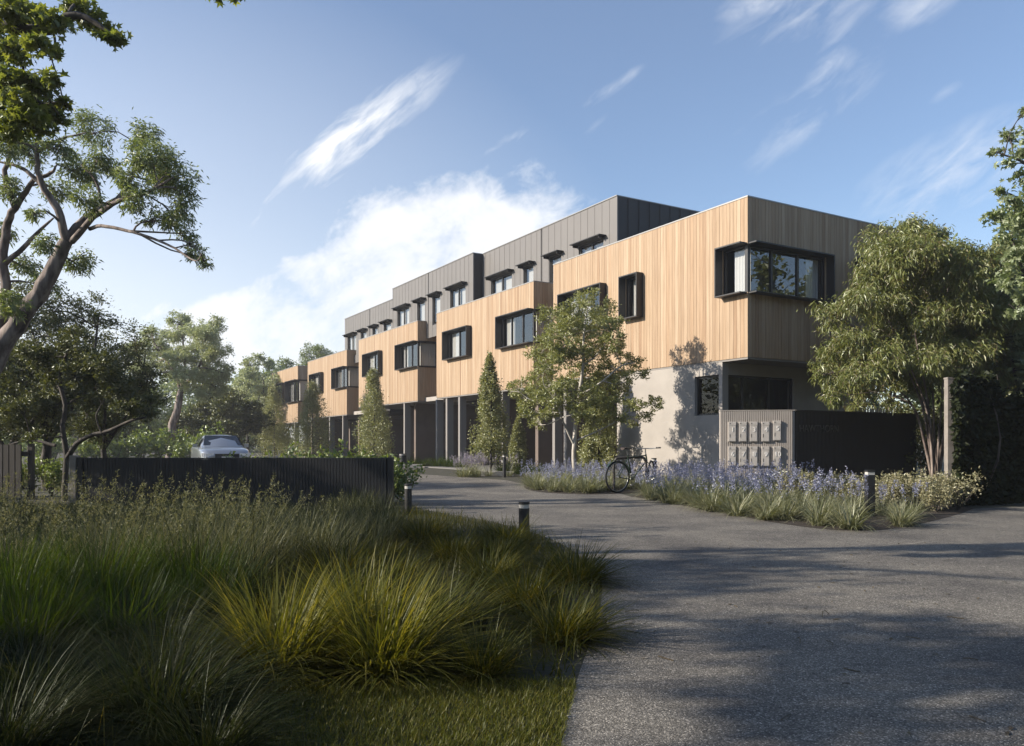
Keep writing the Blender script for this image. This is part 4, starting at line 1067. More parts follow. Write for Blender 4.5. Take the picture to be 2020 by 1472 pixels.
fc_ = [(1160, 585, 24, 22), (1138, 612, 34, 24), (1190, 615, 30, 24), (1085, 622, 28, 20), (1090, 662, 34, 24), (1140, 655, 38, 24), (1198, 655, 36, 24), (1216, 636, 22, 18), (1060, 700, 28, 20), (1110, 702, 34, 20), (1170, 702, 34, 24), (1222, 690, 20, 16), (1246, 715, 28, 18), (1070, 745, 34, 18), (1022, 762, 24, 16), (1040, 790, 34, 18), (1085, 788, 38, 22), (1130, 756, 28, 18), (1182, 758, 38, 22), (1232, 748, 24, 18), (1266, 735, 18, 13), (1040, 815, 22, 13), (1060, 832, 18, 16), (1200, 800, 34, 22), (1170, 830, 22, 16), (1250, 800, 22, 14), (1292, 796, 20, 15), (1272, 823, 22, 10), (1246, 836, 13, 8), (1010, 775, 12, 12), (1120, 640, 30, 26), (1165, 630, 30, 26), (1110, 680, 32, 26), (1165, 680, 34, 26), (1205, 672, 28, 24), (1135, 705, 34, 26), (1085, 720, 30, 24), (1150, 735, 34, 24), (1205, 725, 34, 24), (1105, 760, 30, 22), (1060, 770, 28, 22), (1160, 785, 34, 24), (1110, 800, 28, 20), (1215, 775, 30, 22), (1145, 815, 26, 20), (1185, 850, 22, 16), (1225, 820, 24, 16), (1075, 815, 24, 18)]
grow_tree('feathery_tree', 'slender pale trunked feathery tree standing in the blue flower bed before the near cedar box', 'tree', b0, fl, px_clumps(fc_, YF, rg, 0.9, 900, 1.25, 1.12), dict(L=0.085, W=0.036, zbias=0.15, sub=24, tight=0.24, outw=0.7), M['l_feather'], M['bark_pale'], 81, twig_r=0.007)

# ---- cone shaped trees along the street front
def cone_tree(label, base, h, rmax, seed, dark=False):
    rng = np.random.default_rng(seed); base = np.asarray(base, float)
    cl = []; ph = rng.uniform(0, 6.28, 3); lx, ly = rng.uniform(-.12, .12, 2)
    for i in range(120):
        t = rng.uniform(0.02, 1.0) ** 0.9; z = 0.28 + t * (h - 0.34)
        prof = min(1.0, 0.55 + t * 3.0) * (1 - max(0, t - 0.12) / 0.88) ** 0.78
        a = rng.uniform(0, 2 * math.pi); rr = rmax * prof * rng.uniform(0.45, 0.86) * (1 + 0.16 * math.sin(2 * a + ph[0] + 3 * t) + 0.12 * math.sin(5 * t + ph[1] + a))
        if math.sin(3 * a + ph[2]) > 0.75 and 0.25 < t < 0.6 and rng.uniform() < 0.6: continue
        s = (0.12 + 0.16 * prof) * rmax * rng.uniform(0.9, 1.5)
        cl.append((base + [rr * math.cos(a) + lx * t, rr * math.sin(a) + ly * t, z], np.array([s, s, s * 2.0]), 150))
    limbs = [([base, base + [0.02, 0, h * 0.5], base + [0, 0, h * 0.97]], 0.05, 0.01)]
    return grow_tree('cone_tree', label, 'tree', base, limbs, cl, dict(L=0.085, W=0.05, zbias=0.35, sub=7, tight=0.5), M['l_cone'], M['bark_dark'], seed, 'cone shaped trees along the street front', 0.006, twigs=False)
cone_tree('nearest cone shaped tree rising out of the mauve flower patch by the drive', at(968, 935, 28.5) * [1, 1, 0], 4.2, 0.80, 91)
cone_tree('cone shaped tree standing in front of the third cedar box, right of the fence middle', at(738, 920, 38.8) * [1, 1, 0], 4.6, 1.12, 92)
cone_tree('cone shaped tree before the fourth cedar box, second from the far end', at(616, 911, 47.9) * [1, 1, 0], 4.65, 1.45, 93)
cone_tree('farthest cone shaped tree beside the last cedar box', at(541, 906, 56.0) * [1, 1, 0], 5.0, 1.55, 94)
cone_tree('dark leafy cone tree behind the trunk of the feathery tree', at(1181, 940, 25.2) * [1, 1, 0], 3.3, 0.72, 95)
cone_tree('shaded cone tree under the overhang between the carport columns', at(1022, 925, 33.0) * [1, 1, 0], 2.1, 0.45, 96)
cone_tree('shaded slim tree in the dark carport behind the far columns', at(838, 912, 44.5) * [1, 1, 0], 2.6, 0.7, 97)

# ---- drooping tree on the right
YR = 18.6
b0 = at(1846, 967, YR) * [1, 1, 0]
rl = []
rr = np.random.default_rng(14)
for (x, y), d in (((1700, 700), -.6), ((1750, 620), .3), ((1790, 560), -.3), ((1830, 520), .5), ((1870, 560), -.6), ((1920, 640), .4), ((1690, 760), .6), ((1930, 720), -.5), ((1780, 680), -1.0)):
    k = rr.uniform(-10, 10)
    rl.append(([b0 + [rr.uniform(-.12, .12), rr.uniform(-.12, .12), 0], at(1846 + (x - 1846) * .16 + k * .4, 880, YR + d * .2), at(1846 + (x - 1846) * .36 + k, 800, YR + d * .5), at(1846 + (x - 1846) * .7, 800 - (800 - y) * .55, YR + d * .8), at(x, y, YR + d)], 0.034, 0.008))
rc = []
for i in range(96):
    while True:
        u, v = rr.uniform(-1, 1, 2)
        if u * u + v * v < 1 and not (u < -0.62 and v < -0.35): break
    rc.append((1815 + u * 184, 616 + v * 165, 38, 32))
rc += [(1640, 700, 34, 24), (1622, 735, 26, 20), (1660, 750, 36, 24), (1645, 780, 28, 18), (1700, 770, 36, 24), (1690, 800, 26, 14), (1740, 760, 34, 22), (1760, 795, 24, 14), (1900, 775, 34, 20), (1940, 770, 34, 20), (1880, 800, 22, 10), (1960, 740, 30, 24), (1610, 725, 16, 14), (1850, 462, 30, 16)]
grow_tree('drooping_tree', 'multi stemmed tree with drooping yellow green leaves right of the dark sign wall', 'tree', b0, rl, px_clumps(rc, YR, rr, 1.5, 760, 1.25), dict(L=0.105, W=0.029, droop=0.55, zbias=-0.45, sub=12, tight=0.45), M['l_droop'], M['bark_gum'], 101, twig_r=0.008)

# ---- trees behind on the right
GL = dict(L=0.15, W=0.09, zbias=0.2, sub=14, tight=0.34)
for x, Y, h, cw, nl, lab, sd in ((1835, 22.4, 7.3, 3.2, 15000, 'pale green tree showing its top above the drooping tree', 111), (1925, 21.2, 7.3, 3.4, 16000, 'leafy green tree behind the drooping tree towards the right edge', 112), (2020, 19.5, 7.4, 3.6, 16000, 'tall leafy tree cut by the right edge of the view', 113), (1745, 36, 9.0, 4.0, 5000, 'small tree top peeping past the far end of the cedar end wall', 114)):
    spread_tree('leafy_tree', lab, 'tree', at(x, 930, Y) * [1, 1, 0], h, cw, 1.2, 34, nl, GL, M['l_bright'], M['bark_dark'], sd, 'leafy trees behind the right end', 0.16, 0.24, twig_r=0.02)
YN = 13.6
nb = np.array([10.6, 13.8, 0])
nl_ = [([nb, nb + [0, 0, 2.2], nb + [-0.1, 0, 3.4]], 0.16, 0.11), ([nb + [-0.1, 0, 3.4], at(2040, 560, YN), at(1995, 470, YN)], 0.06, 0.012), ([nb + [-0.1, 0, 3.4], at(2080, 420, YN), at(2030, 330, YN), at(1965, 300, YN)], 0.06, 0.008), ([nb + [-0.1, 0, 3.4], at(2060, 640, YN), at(1990, 600, YN)], 0.04, 0.008)]
nc = [(1990, 268, 22, 14), (1968, 300, 16, 8), (2010, 300, 22, 14), (1985, 322, 18, 8), (2012, 350, 24, 14), (1975, 378, 22, 8), (2005, 395, 24, 14), (2010, 440, 34, 26), (1985, 470, 28, 22), (2010, 510, 34, 28), (1990, 550, 32, 24), (2015, 590, 30, 22), (2000, 620, 22, 12), (2050, 400, 50, 60), (2060, 540, 50, 60), (2070, 280, 50, 60), (2018, 225, 10, 14), (1960, 430, 20, 16)]
grow_tree('branching_tree', 'light green broad leaved boughs reaching in from the right edge against the sky', 'tree', nb, nl_, px_clumps(nc, YN, rr, 0.5, 170), dict(L=0.13, W=0.09, star=True, tight=0.5, sub=14, zb=0.1), M['l_bright'], M['bark_dark'], 121, twig_r=0.007)

# ---- ivy hedge at the right
rng = np.random.default_rng(77)
n = 22000; z = rng.uniform(0.02, 2.35, n) ; k = rng.uniform(0.0, 1.0, n) ** 1.3 * 5.0; fb = rng.uniform(-0.42, 0.16, n) + 0.10 * np.sin(k * 3.1 + z * 2.2)
top = 2.15 + 0.22 * np.sin(k * 2.3) + 0.1 * np.sin(k * 7.1); z = z * top / 2.35
P = np.stack([7.78 + 0.862 * k + 0.507 * fb * -1.0 * -1.0, 13.85 + 0.507 * k + 0.862 * fb * 1.0, z], 1)
hd = empty('ivy_hedge', (7.9, 13.9, 0)); tag(hd, 'dark ivy covered hedge behind the grey timber post at the right edge', 'hedge')
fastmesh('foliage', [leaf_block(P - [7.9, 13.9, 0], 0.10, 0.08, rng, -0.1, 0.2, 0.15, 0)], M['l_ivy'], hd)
hb_ = MB()
for i in range(5):
    kk = 0.15 + i * 0.12; hb_.tube(twig_path((0.862 * kk - 0.1, 0.507 * kk, 0), (0.862 * kk + rng.uniform(-.3, .3), 0.507 * kk + 0.05, 2.0), rng, 6), np.linspace(0.03, 0.01, 6), 5)
hb_.build('stems', M['bark_dark'], hd)

# ---- trees out of frame whose shadows fall over the foreground
gaps = [(np.array(p), TO_SUN, r) for p, r in (((-1.12, 3.8, 0.30), 0.5), ((-0.62, 3.78, 0.30), 0.5), ((-0.85, 4.25, 0.36), 0.45), ((-0.3, 3.1, 0.03), 0.45), ((-0.9, 3.1, 0.03), 0.3), ((-3.0, 4.7, 0.45), 0.3), ((-3.5, 5.6, 0.6), 1.15), ((-2.4, 5.9, 0.6), 0.7), ((0.9, 7.6, 0.0), 0.3))]
SL = dict(L=0.17, W=0.11, sub=14, tight=0.4)
for i, (x, y, h, cw, nl) in enumerate(((-10.6, -1.6, 6.4, 4.4, 6000), (-10.2, 1.6, 6.9, 4.6, 7500), (-10.6, 4.9, 6.5, 4.6, 7500), (-10.6, 8.2, 5.9, 4.2, 6500), (-11.8, 11.3, 5.0, 3.8, 5500), (-13.8, 3.6, 7.8, 4.8, 8000))):
    spread_tree('offscreen_tree', 'leafy tree standing left of the view and shading the grass, number %s along the verge' % ('one', 'two', 'three', 'four', 'five', 'six')[i], 'tree', (x, y, 0), h, cw, 0.5, 34, nl, SL, M['l_maple'], M['bark_dark'], 131 + i * 3, 'verge trees shading the grass', 0.10, 0.27, gaps=gaps, twig_r=0.02, twigs=False)

# ---- far wood closing the view on the left, too dense to count
q = np.random.default_rng(400); blk = []
for i in range(112):
    x = q.uniform(-95, -26); y = 92 + q.uniform(0, 18)
    if i >= 70: x, y = (q.uniform(34, 48), q.uniform(18, 75)) if i < 92 else (q.uniform(-75, -48), q.uniform(10, 80))
    h = q.uniform(5.0, 9.0) * (1.25 if x > -45 else 1.0)
    for j in range(3):
        p, _ = clump_points(230, (x + q.uniform(-2, 2), y + q.uniform(-2, 2), h * (0.2 + 0.27 * j)), np.array([3.4 - 0.6 * j, 2.2, h * 0.24]), q, 12, 0.45)
        blk.append(leaf_block(p, 0.5, 0.34, q, 0.3, 0, 0.2, 0))
o = fastmesh('far_wood', blk, M['l_gum']); tag(o, 'far continuous belt of woodland along the horizon behind the site', 'wood', kind='stuff')

# ---- trees across the road on the right, out of frame but mirrored in the end wall windows
for i, (x, y, h) in enumerate(((25, 16.5, 13.5), (27, 10, 13.0), (24.5, 22.5, 12.0))):
    spread_tree('offscreen_tree', 'leafy tree across the drive, mirrored in the end wall windows, number %s' % ('one', 'two', 'three')[i], 'tree', (x, y, 0), h, 6.5, 1.5, 24, 5000, dict(L=0.34, W=0.22, sub=14, tight=0.4), M['l_maple'], M['bark_dark'], 161 + i * 3, 'verge trees across the drive', 0.18, 0.27, twig_r=0.03)

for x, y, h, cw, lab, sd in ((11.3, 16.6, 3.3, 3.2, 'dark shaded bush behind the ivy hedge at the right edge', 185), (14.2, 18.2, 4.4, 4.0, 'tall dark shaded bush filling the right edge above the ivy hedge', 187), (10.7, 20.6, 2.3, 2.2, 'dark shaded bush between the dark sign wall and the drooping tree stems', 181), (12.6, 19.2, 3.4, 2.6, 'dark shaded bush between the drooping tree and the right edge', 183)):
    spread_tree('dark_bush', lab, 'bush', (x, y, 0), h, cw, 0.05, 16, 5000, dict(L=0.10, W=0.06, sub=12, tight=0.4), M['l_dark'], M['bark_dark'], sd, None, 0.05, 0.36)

# ---- unseen tall trees added behind the viewpoint to hold back sky light
tp = spread_tree('offscreen_tree', 'unseen tall leafy tree added behind the view to hold back sky light', 'tree', (4, -11, 0), 14.0, 9.0, 2.0, 30, 5200, dict(L=0.6, W=0.42, sub=16, tight=0.42), M['l_maple'], M['bark_dark'], 191, 'added trees behind the view', 0.3, 0.28, twig_r=0.04)
for x, y, s_, a in ((-6, -13, 1.1, 1.0), (13, -10, 1.15, 2.2), (21, -6, 1.1, 3.1), (-16, -12, 1.0, 4.4), (31, -1, 1.1, 5.2), (34, 9, 1.0, 0.4)):
    c = copy_tree(tp); c.location = (x, y, 0); c.scale = (s_, s_, s_); c.rotation_euler = (0, 0, a)
# ------------------------------------------------------------------ grasses and flowers
rng = np.random.default_rng(202)
# front tussocks
tm = []
for i in range(5):
    bl = [tussock_mesh(1000, rng, 0.15, (0.30, 0.64), (3, 64), (20, 85), 0.0078)]
    me = fastmesh('tussock_grass', bl, M['g_tuss']); tm.append(me)
pos = []
for Y, xs in ((3.85, np.arange(-1.6, 0.30, 0.50)), (4.45, np.arange(-1.9, 0.46, 0.54)), (5.2, np.arange(-1.8, 0.60, 0.58)), (6.1, np.arange(-1.5, 0.68, 0.62)), (7.1, np.arange(-1.3, 0.60, 0.66)), (8.3, np.arange(-1.5, 0.45, 0.7))):
    for x in xs:
        if x < (0.12, 0.30, 0.45, 0.52, 0.42, 0.12)[(3.85, 4.45, 5.2, 6.1, 7.1, 8.3).index(Y)]: pos.append((x + rng.uniform(-.14, .14), Y + rng.uniform(-.16, .16)))
SUN_TINTED = [(-1.12, 3.82), (-0.62, 3.80), (-0.86, 4.28)]  # tussocks in the lit patch, sunlight painted into their blades
pos = [p for p in pos if all((p[0] - q[0]) ** 2 + (p[1] - q[1]) ** 2 > 0.16 for q in SUN_TINTED) and not (p[0] < -1.4 and 3.6 < p[1] < 4.1)] + SUN_TINTED
sun_tinted_me = None
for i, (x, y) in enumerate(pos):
    sun_tinted = any(abs(x - gx_) < 0.01 and abs(y - gy_) < 0.01 for gx_, gy_ in SUN_TINTED)
    if sun_tinted:
        if sun_tinted_me is None: sun_tinted_me = fastmesh('sun_tinted_tussock', [tussock_mesh(1100, rng, 0.15, (0.32, 0.66), (3, 66), (20, 85), 0.0078)], M['g_sun_tint']); o = sun_tinted_me
        else: o = sun_tinted_me.copy(); COL.objects.link(o)
    elif i < len(tm): o = tm[i]
    else:
        o = tm[i % len(tm)].copy(); COL.objects.link(o)
    sun_tinted = any(abs(x - gx_) < 0.01 and abs(y - gy_) < 0.01 for gx_, gy_ in SUN_TINTED)
    s = rng.uniform(0.72, 1.0) * (0.86 if y < 4.1 else 1.0)
    if sun_tinted: s = 0.98
    o.location = (x, y, 0); o.scale = (s * 1.05, s * 1.05, s * (1.0 if sun_tinted else rng.uniform(0.74, 0.92))); o.rotation_euler = (0, 0, rng.uniform(0, 6.28))
    if sun_tinted and x < -1.0: lab = 'sun tinted arching tussock, leftmost of the sunlit ones in the dark front grass'
    elif sun_tinted and y > 4.1: lab = 'sun tinted arching tussock at the back of the sunlit ones in the dark front grass'
    elif sun_tinted: lab = 'sun tinted arching tussock, nearest the drive of the sunlit ones'
    elif y > 6: lab = 'olive tussock on the far side of the grass mound beside the nearest bollard'
    else: lab = 'dark arching tussock in the shaded front grass mound'
    tag(o, lab, 'grass tussock', 'tussocks of the front grass mound')
# long bluish tussocks at the lower left corner
bm_ = []
for i in range(3):
    bm_.append(fastmesh('blue_tussock', [tussock_mesh(1000, rng, 0.16, (0.42, 0.85), (3, 55), (30, 95), 0.0068)], M['g_blue']))
bp = [(-1.75, 2.75), (-2.0, 3.25), (-1.35, 3.05), (-1.55, 3.55), (-2.3, 3.75), (-1.75, 3.9), (-2.35, 3.35), (-1.6, 3.15), (-1.05, 2.7)]
for i, (x, y) in enumerate(bp):
    o = bm_[i] if i < 3 else bm_[i % 3].copy()
    if i >= 3: COL.objects.link(o)
    o.location = (x, y, 0); s = rng.uniform(0.6, 0.8) * (0.75 if x > -1.2 else 1); o.scale = (s, s, s * 0.85); o.rotation_euler = (0, 0, rng.uniform(0, 6.28))
    tag(o, 'blue green fine bladed tussock in the dark lower left corner', 'grass tussock', 'blue green tussocks at the lower left')
# fresh green upright clumps on the left
gm_ = []
for i in range(3):
    gm_.append(fastmesh('green_clump', [tussock_mesh(750, rng, 0.22, (0.4, 0.8), (1, 26), (8, 60), 0.0075)], M['g_green']))
gp_ = [(-2.45, 3.95), (-2.05, 4.15), (-2.75, 4.35), (-2.35, 4.55), (-1.85, 4.75), (-3.0, 4.75), (-2.6, 4.95), (-2.15, 5.1), (-3.3, 5.15)]
for i, (x, y) in enumerate(gp_):
    o = gm_[i] if i < 3 else gm_[i % 3].copy()
    if i >= 3: COL.objects.link(o)
    o.location = (x, y, 0); s = rng.uniform(0.75, 1.0); o.scale = (s, s, s * 0.85); o.rotation_euler = (0, 0, rng.uniform(0, 6.28))
    tag(o, 'fresh green upright grass clump at the left edge below the feather grass', 'grass clump', 'fresh green clumps at the left')

# tall feather grass meadow, one uncountable mass
mead = [(-3.5, 5.0), (-1.9, 5.4), (-1.6, 6.4), (-1.3, 8.0), (-1.35, 9.3), (-1.9, 11.5), (-2.3, 12.7), (-7.4, 12.9), (-10.8, 14.8), (-10.5, 13.2), (-6.2, 8.4)]
c = scatter(mead, 430, rng, 0.16)
blk = []
n_all = 0
bx_, ax_, ll, ww = [], [], [], []
for x, y in c:
    right = (x > -4.6 and y > 9.6)
    k = 95 if y < 9 else 75
    a = rng.uniform(0, 2 * math.pi, k); r = 0.13 * np.sqrt(rng.uniform(0, 1, k))
    bx_.append(np.stack([x + r * np.cos(a), y + r * np.sin(a), np.zeros(k)], 1)); ax_.append(a + rng.normal(size=k) * 0.6)
    hs = 0.78 + 0.22 * math.sin(x * 1.7 + y * 0.9)
    if right: hs *= 1.05
    if -8.5 < x < -2.0 and y > 6.4: hs *= 0.74
    if -8.5 < x < -2.7 and y > 7.6: hs *= 0.82
    if -6.6 < x < -3.6 and y > 10.5: hs *= 0.6
    if y > 12.0: hs *= 0.7
    ll.append(np.full(k, hs))
B = np.concatenate(bx_); A = np.concatenate(ax_); HS = np.concatenate(ll)
sel = rng.uniform(0, 1, len(B)) < np.where((B[:, 1] < 8), 0.28, 0.6)
def scaled_blades(B, A, HS, l, lean, bend, w, m):
    out = []
    q = np.digitize(HS, np.linspace(0.4, 1.1, 8))
    for b in np.unique(q):
        s = q == b; h = HS[s].mean()
        out.append(blades(int(s.sum()), rng, B[s], A[s], (l[0] * h, l[1] * h), lean, bend, w, 4, m)[0])
    return out
blk += scaled_blades(B[sel], A[sel], HS[sel], (0.5, 0.88), (2, 26), (8, 65), 0.007, 0)
blk += scaled_blades(B[~sel], A[~sel], HS[~sel], (0.5, 0.9), (2, 30), (10, 70), 0.006, 1)
# feathery plumes on thin stems
pc = scatter([(-3.5, 5.0), (-1.9, 5.3), (-1.55, 6.2), (-1.9, 6.9), (-4.4, 6.8), (-5.0, 7.6), (-5.4, 7.4)], 400, rng, 0.06)
k = len(pc); hh = rng.uniform(0.62, 0.92, k) * (0.85 + 0.15 * np.sin(pc[:, 0] * 2.1))
st_blk, tips = blades(k, rng, np.concatenate([pc, np.zeros((k, 1))], 1), None, (0.42, 0.70), (1, 16), (3, 28), 0.0035, 4, 1)
blk.append(st_blk)
pl = []
for i in range(k):
    t = tips[i]; ln = rng.uniform(0.16, 0.30); m_ = 40
    u = rng.uniform(0, 1, m_); rad = 0.022 * np.sin(np.clip(u * 0.9 + 0.12, 0, 1) * math.pi) + 0.004
    a = rng.uniform(0, 6.28, m_)
    pl.append(np.stack([t[0] + rad * np.cos(a) * rng.uniform(0.2, 1, m_) + (u - .8) * ln * 0.15, t[1] + rad * np.sin(a), t[2] - 0.8 * ln + u * ln], 1))
blk.append(leaf_block(np.concatenate(pl), 0.026, 0.006, rng, 0.9, 0.0, 0.1, 1))
o = fastmesh('feather_grass', blk, [M['g_blue'], M['g_straw']]); tag(o, 'tall feathery straw and green grass meadow in front of the black fence', 'grass', kind='stuff')

# mown lawn in the lower middle
lawn = [(-1.25, 2.3), (0.10, 2.3), (0.18, 2.87), (0.25, 3.3), (0.30, 3.65), (-0.6, 3.65), (-1.5, 3.5)]
c = scatter(lawn, 34000, rng)
b, _ = blades(len(c), rng, np.concatenate([c, np.zeros((len(c), 1))], 1), None, (0.02, 0.055), (2, 45), (10, 70), 0.0036, 3)
o = fastmesh('lawn_grass', [b], M['g_lawn']); tag(o, 'short lawn grass at the lower edge beside the drive', 'lawn', kind='stuff')
# ground cover of short blades under everything left of the drive
gcp = [(-2.6, 2.4), (-1.2, 2.4), (-1.4, 3.55), (-0.5, 3.68), (0.30, 3.68), (0.62, 5.6), (0.66, 7.2), (0.35, 9.1), (-0.45, 11.1), (-1.6, 12.9), (-7.5, 13.0), (-10, 12.6)]
c = scatter(gcp, 30000, rng)
b, _ = blades(len(c), rng, np.concatenate([c, np.zeros((len(c), 1))], 1), None, (0.08, 0.26), (2, 50), (10, 80), 0.006, 3)
o = fastmesh('undergrowth_grass', [b], M['g_tuss']); tag(o, 'low dark grass between the tussocks left of the drive', 'grass', kind='stuff')

# strappy plants with blue flower spikes
def blue_plant(seed, flowers=9, mat='f_blue', fh=(0.30, 0.52), leafm='g_strap', nl=95, ll=(0.25, 0.52)):
    r = np.random.default_rng(seed)
    root = empty('flowering_plant')
    fastmesh('leaves', [tussock_mesh(nl, r, 0.10, ll, (4, 50), (30, 105), 0.0135)], M[leafm], root)
    a = r.uniform(0, 6.28, flowers); rr = 0.14 * np.sqrt(r.uniform(0, 1, flowers))
    sb, tp = blades(flowers, r, np.stack([rr * np.cos(a), rr * np.sin(a), np.zeros(flowers)], 1), a, fh, (2, 18), (2, 18), 0.004, 4, 1)
    pts = []
    for t in tp:
        m_ = 26; u = r.uniform(0, 1, m_); ln = r.uniform(0.10, 0.18); q = r.uniform(0, 6.28, m_); rad = 0.026 * (1 - 0.6 * u)
        pts.append(np.stack([t[0] + rad * np.cos(q), t[1] + rad * np.sin(q), t[2] - ln + u * ln], 1))
    fastmesh('flowers', [leaf_block(np.concatenate(pts), 0.026, 0.017, r, 0.25, 0, 0.2, 0), sb], [M[mat], M[leafm]], root)
    return root
protos = [blue_plant(301 + i, (4, 5, 7, 9)[i], nl=170) for i in range(4)]
used = [False] * 4
def place(root_list, used, i, x, y, s, lab, group, cat='flowering plant'):
    j = i % len(root_list)
    if not used[j]: o = root_list[j]; used[j] = True
    else: o = copy_tree(root_list[j])
    o.location = (x, y, 0.008); o.scale = (s, s, s * rng.uniform(0.9, 1.1)); o.rotation_euler = (0, 0, rng.uniform(0, 6.28))
    tag(o, lab, cat, group)
    return o
bedB = [(2.7, 15.3), (3.3, 12.3), (3.7, 10.7), (4.25, 9.98), (5.15, 10.4), (6.2, 11.9), (5.6, 12.7), (5.0, 13.2), (5.3, 14.5), (6.2, 17.6), (4.9, 18.0), (4.4, 18.3), (3.3, 17.6), (2.85, 16.5)]
pts = scatter(bedB, 125, rng, 0.29)
for i, (x, y) in enumerate(pts):
    front = y < 12.5
    if abs(x / y - 0.4536) < 0.016 and y < 12.3: continue
    lab = 'strappy plant with blue flower spikes along the front edge of the bed' if front else 'strappy plant with blue flower spikes below the letterbox wall'
    place(protos, used, i if not (x > 4.4 and front) and y > 11 + rng.uniform(0, 5) else 0, x, y, rng.uniform(0.95, 1.25) * (0.92 if front else 1.0) * (0.84 if x > 4.5 and y < 12.5 else 1.0), lab, 'blue flowers before the letterbox wall')
bedA = [(0.45, 19.0), (0.85, 17.8), (1.6, 17.25), (2.15, 17.5), (2.35, 18.4), (3.4, 18.9), (4.3, 20.2), (3.6, 21.3), (2.6, 22.6), (1.9, 23.2), (0.9, 22.0), (0.45, 21.0)]
pts = scatter(bedA, 70, rng, 0.36)
for i, (x, y) in enumerate(pts):
    place(protos, used, i, x, y, rng.uniform(0.9, 1.15), 'strappy plant with blue flower spikes left of the bicycle, round the feathery tree', 'blue flowers left of the bicycle')
# mauve flower patch by the nearest cone tree
pm_ = [blue_plant(330 + i, 16, 'f_mauve', (0.38, 0.6), 'g_strap', 60) for i in range(2)]; um = [False, False]
for i in range(14):
    a = rng.uniform(0, 6.28); r = math.sqrt(rng.uniform()) 
    place(pm_, um, i, -1.0 + 0.95 * r * math.cos(a), 26.6 + 1.3 * r * math.sin(a), rng.uniform(0.9, 1.15), 'mauve grey flowering plant at the foot of the nearest cone tree', 'mauve flower patch')

# low shrubs
def shrub(name, seed, n, r, h, L, W, mat):
    q = np.random.default_rng(seed); blk = []
    for i in range(9):
        a = q.uniform(0, 6.28); rr = r * 0.6 * math.sqrt(q.uniform())
        p, _ = clump_points(n // 9, (rr * math.cos(a), rr * math.sin(a), h * q.uniform(0.35, 0.72)), np.array([r * 0.45, r * 0.45, h * 0.32]), q, 9, 0.5)
        p[:, 2] = np.abs(p[:, 2]); blk.append(leaf_block(p, L, W, q, 0.45, 0, 0.15, 0))
    root = empty(name)
    fastmesh('foliage', blk, M[mat], root)
    mb = MB()
    for i in range(7):
        a = q.uniform(0, 6.28); mb.tube(twig_path((0, 0, 0), (r * 0.6 * math.cos(a), r * 0.6 * math.sin(a), h * 0.6), q, 4), np.linspace(0.012, 0.004, 4), 4)
    mb.build('stems', M['bark_dark'], root)
    return root
cs_ = [shrub('cream_shrub', 350 + i, 1500, 0.36, 0.52, 0.045, 0.022, 'l_cream') for i in range(2)]; uc = [False] * 2
for i, (x, y) in enumerate([(5.6, 14.7), (6.15, 14.4), (6.9, 13.9), (7.2, 13.3), (6.6, 13.0), (5.35, 13.8), (6.35, 15.1), (5.0, 14.6), (6.9, 14.6), (6.1, 12.9), (6.75, 12.55), (7.35, 13.0), (6.3, 13.6), (5.75, 13.4), (4.9, 13.6), (5.3, 15.4)]):
    place(cs_, uc, i, x, y, rng.uniform(0.95, 1.25), ('cream leaved low shrub left of the square bollard' if x / y < 0.435 else 'cream leaved low shrub between the square bollard and the timber post'), 'cream leaved shrubs', 'shrub')
gs = [shrub('green_shrub', 360 + i, 900, 0.42, 0.85, 0.075, 0.05, 'l_shrub') for i in range(3)]; ug = [False] * 3
k = 0
for x in np.arange(-5.0, -1.9, 0.42):
    place(gs, ug, k, x + rng.uniform(-.1, .1), 14.5 + rng.uniform(-.3, .3), rng.uniform(0.98, 1.2), 'bright green shrub peeping over the black fence top in front of the cone trees', 'shrubs behind the black fence', 'shrub'); k += 1
for x, y, s in ((-2.12, 13.75, 0.85), (-2.3, 14.3, 1.05)):
    place(gs, ug, k, x, y, s, 'leafy shrub spilling round the right end of the black fence', 'shrubs at the fence end', 'shrub'); k += 1
for x in np.arange(-13.0, -5.2, 0.75):
    place(gs, ug, k, x + rng.uniform(-.2, .2), 15.6 + rng.uniform(-.6, .6), rng.uniform(0.8, 1.0), 'dark green shrub low behind the left half of the black fence', 'shrubs behind the black fence left', 'shrub'); k += 1
for x in np.arange(-27.0, -13.5, 1.15):
    o = place(gs, ug, k, x + rng.uniform(-.3, .3), 39 + rng.uniform(-2, 2), rng.uniform(2.0, 2.5), 'rounded green shrub in the row behind the parked car, under the far trees', 'shrub row behind the car', 'shrub'); k += 1
# grass mounds between the columns
gmnd = [fastmesh('grass_mound', [tussock_mesh(420, rng, 0.25, (0.35, 0.7), (3, 55), (20, 85), 0.012)], M['g_green'])]
sp = [(-4.2, 37.3), (-3.5, 37.0), (-2.9, 36.3), (-2.4, 35.6), (-3.1, 37.6), (-0.2, 29.0), (0.35, 28.2), (0.8, 27.4), (0.5, 29.0), (1.15, 26.6), (-4.9, 38.2)]
for i, (x, y) in enumerate(sp):
    o = gmnd[0] if i == 0 else gmnd[0].copy()
    if i: COL.objects.link(o)
    o.location = (x, y, 0.0); s = rng.uniform(0.9, 1.3); o.scale = (s, s, s * 0.85); o.rotation_euler = (0, 0, rng.uniform(0, 6.28))
    tag(o, 'rounded green grass mound before the carport columns, left of the nearest cone tree' if x < -1.5 else 'rounded green grass mound between the nearest cone tree and the feathery tree', 'grass mound', 'grass mounds along the carports')

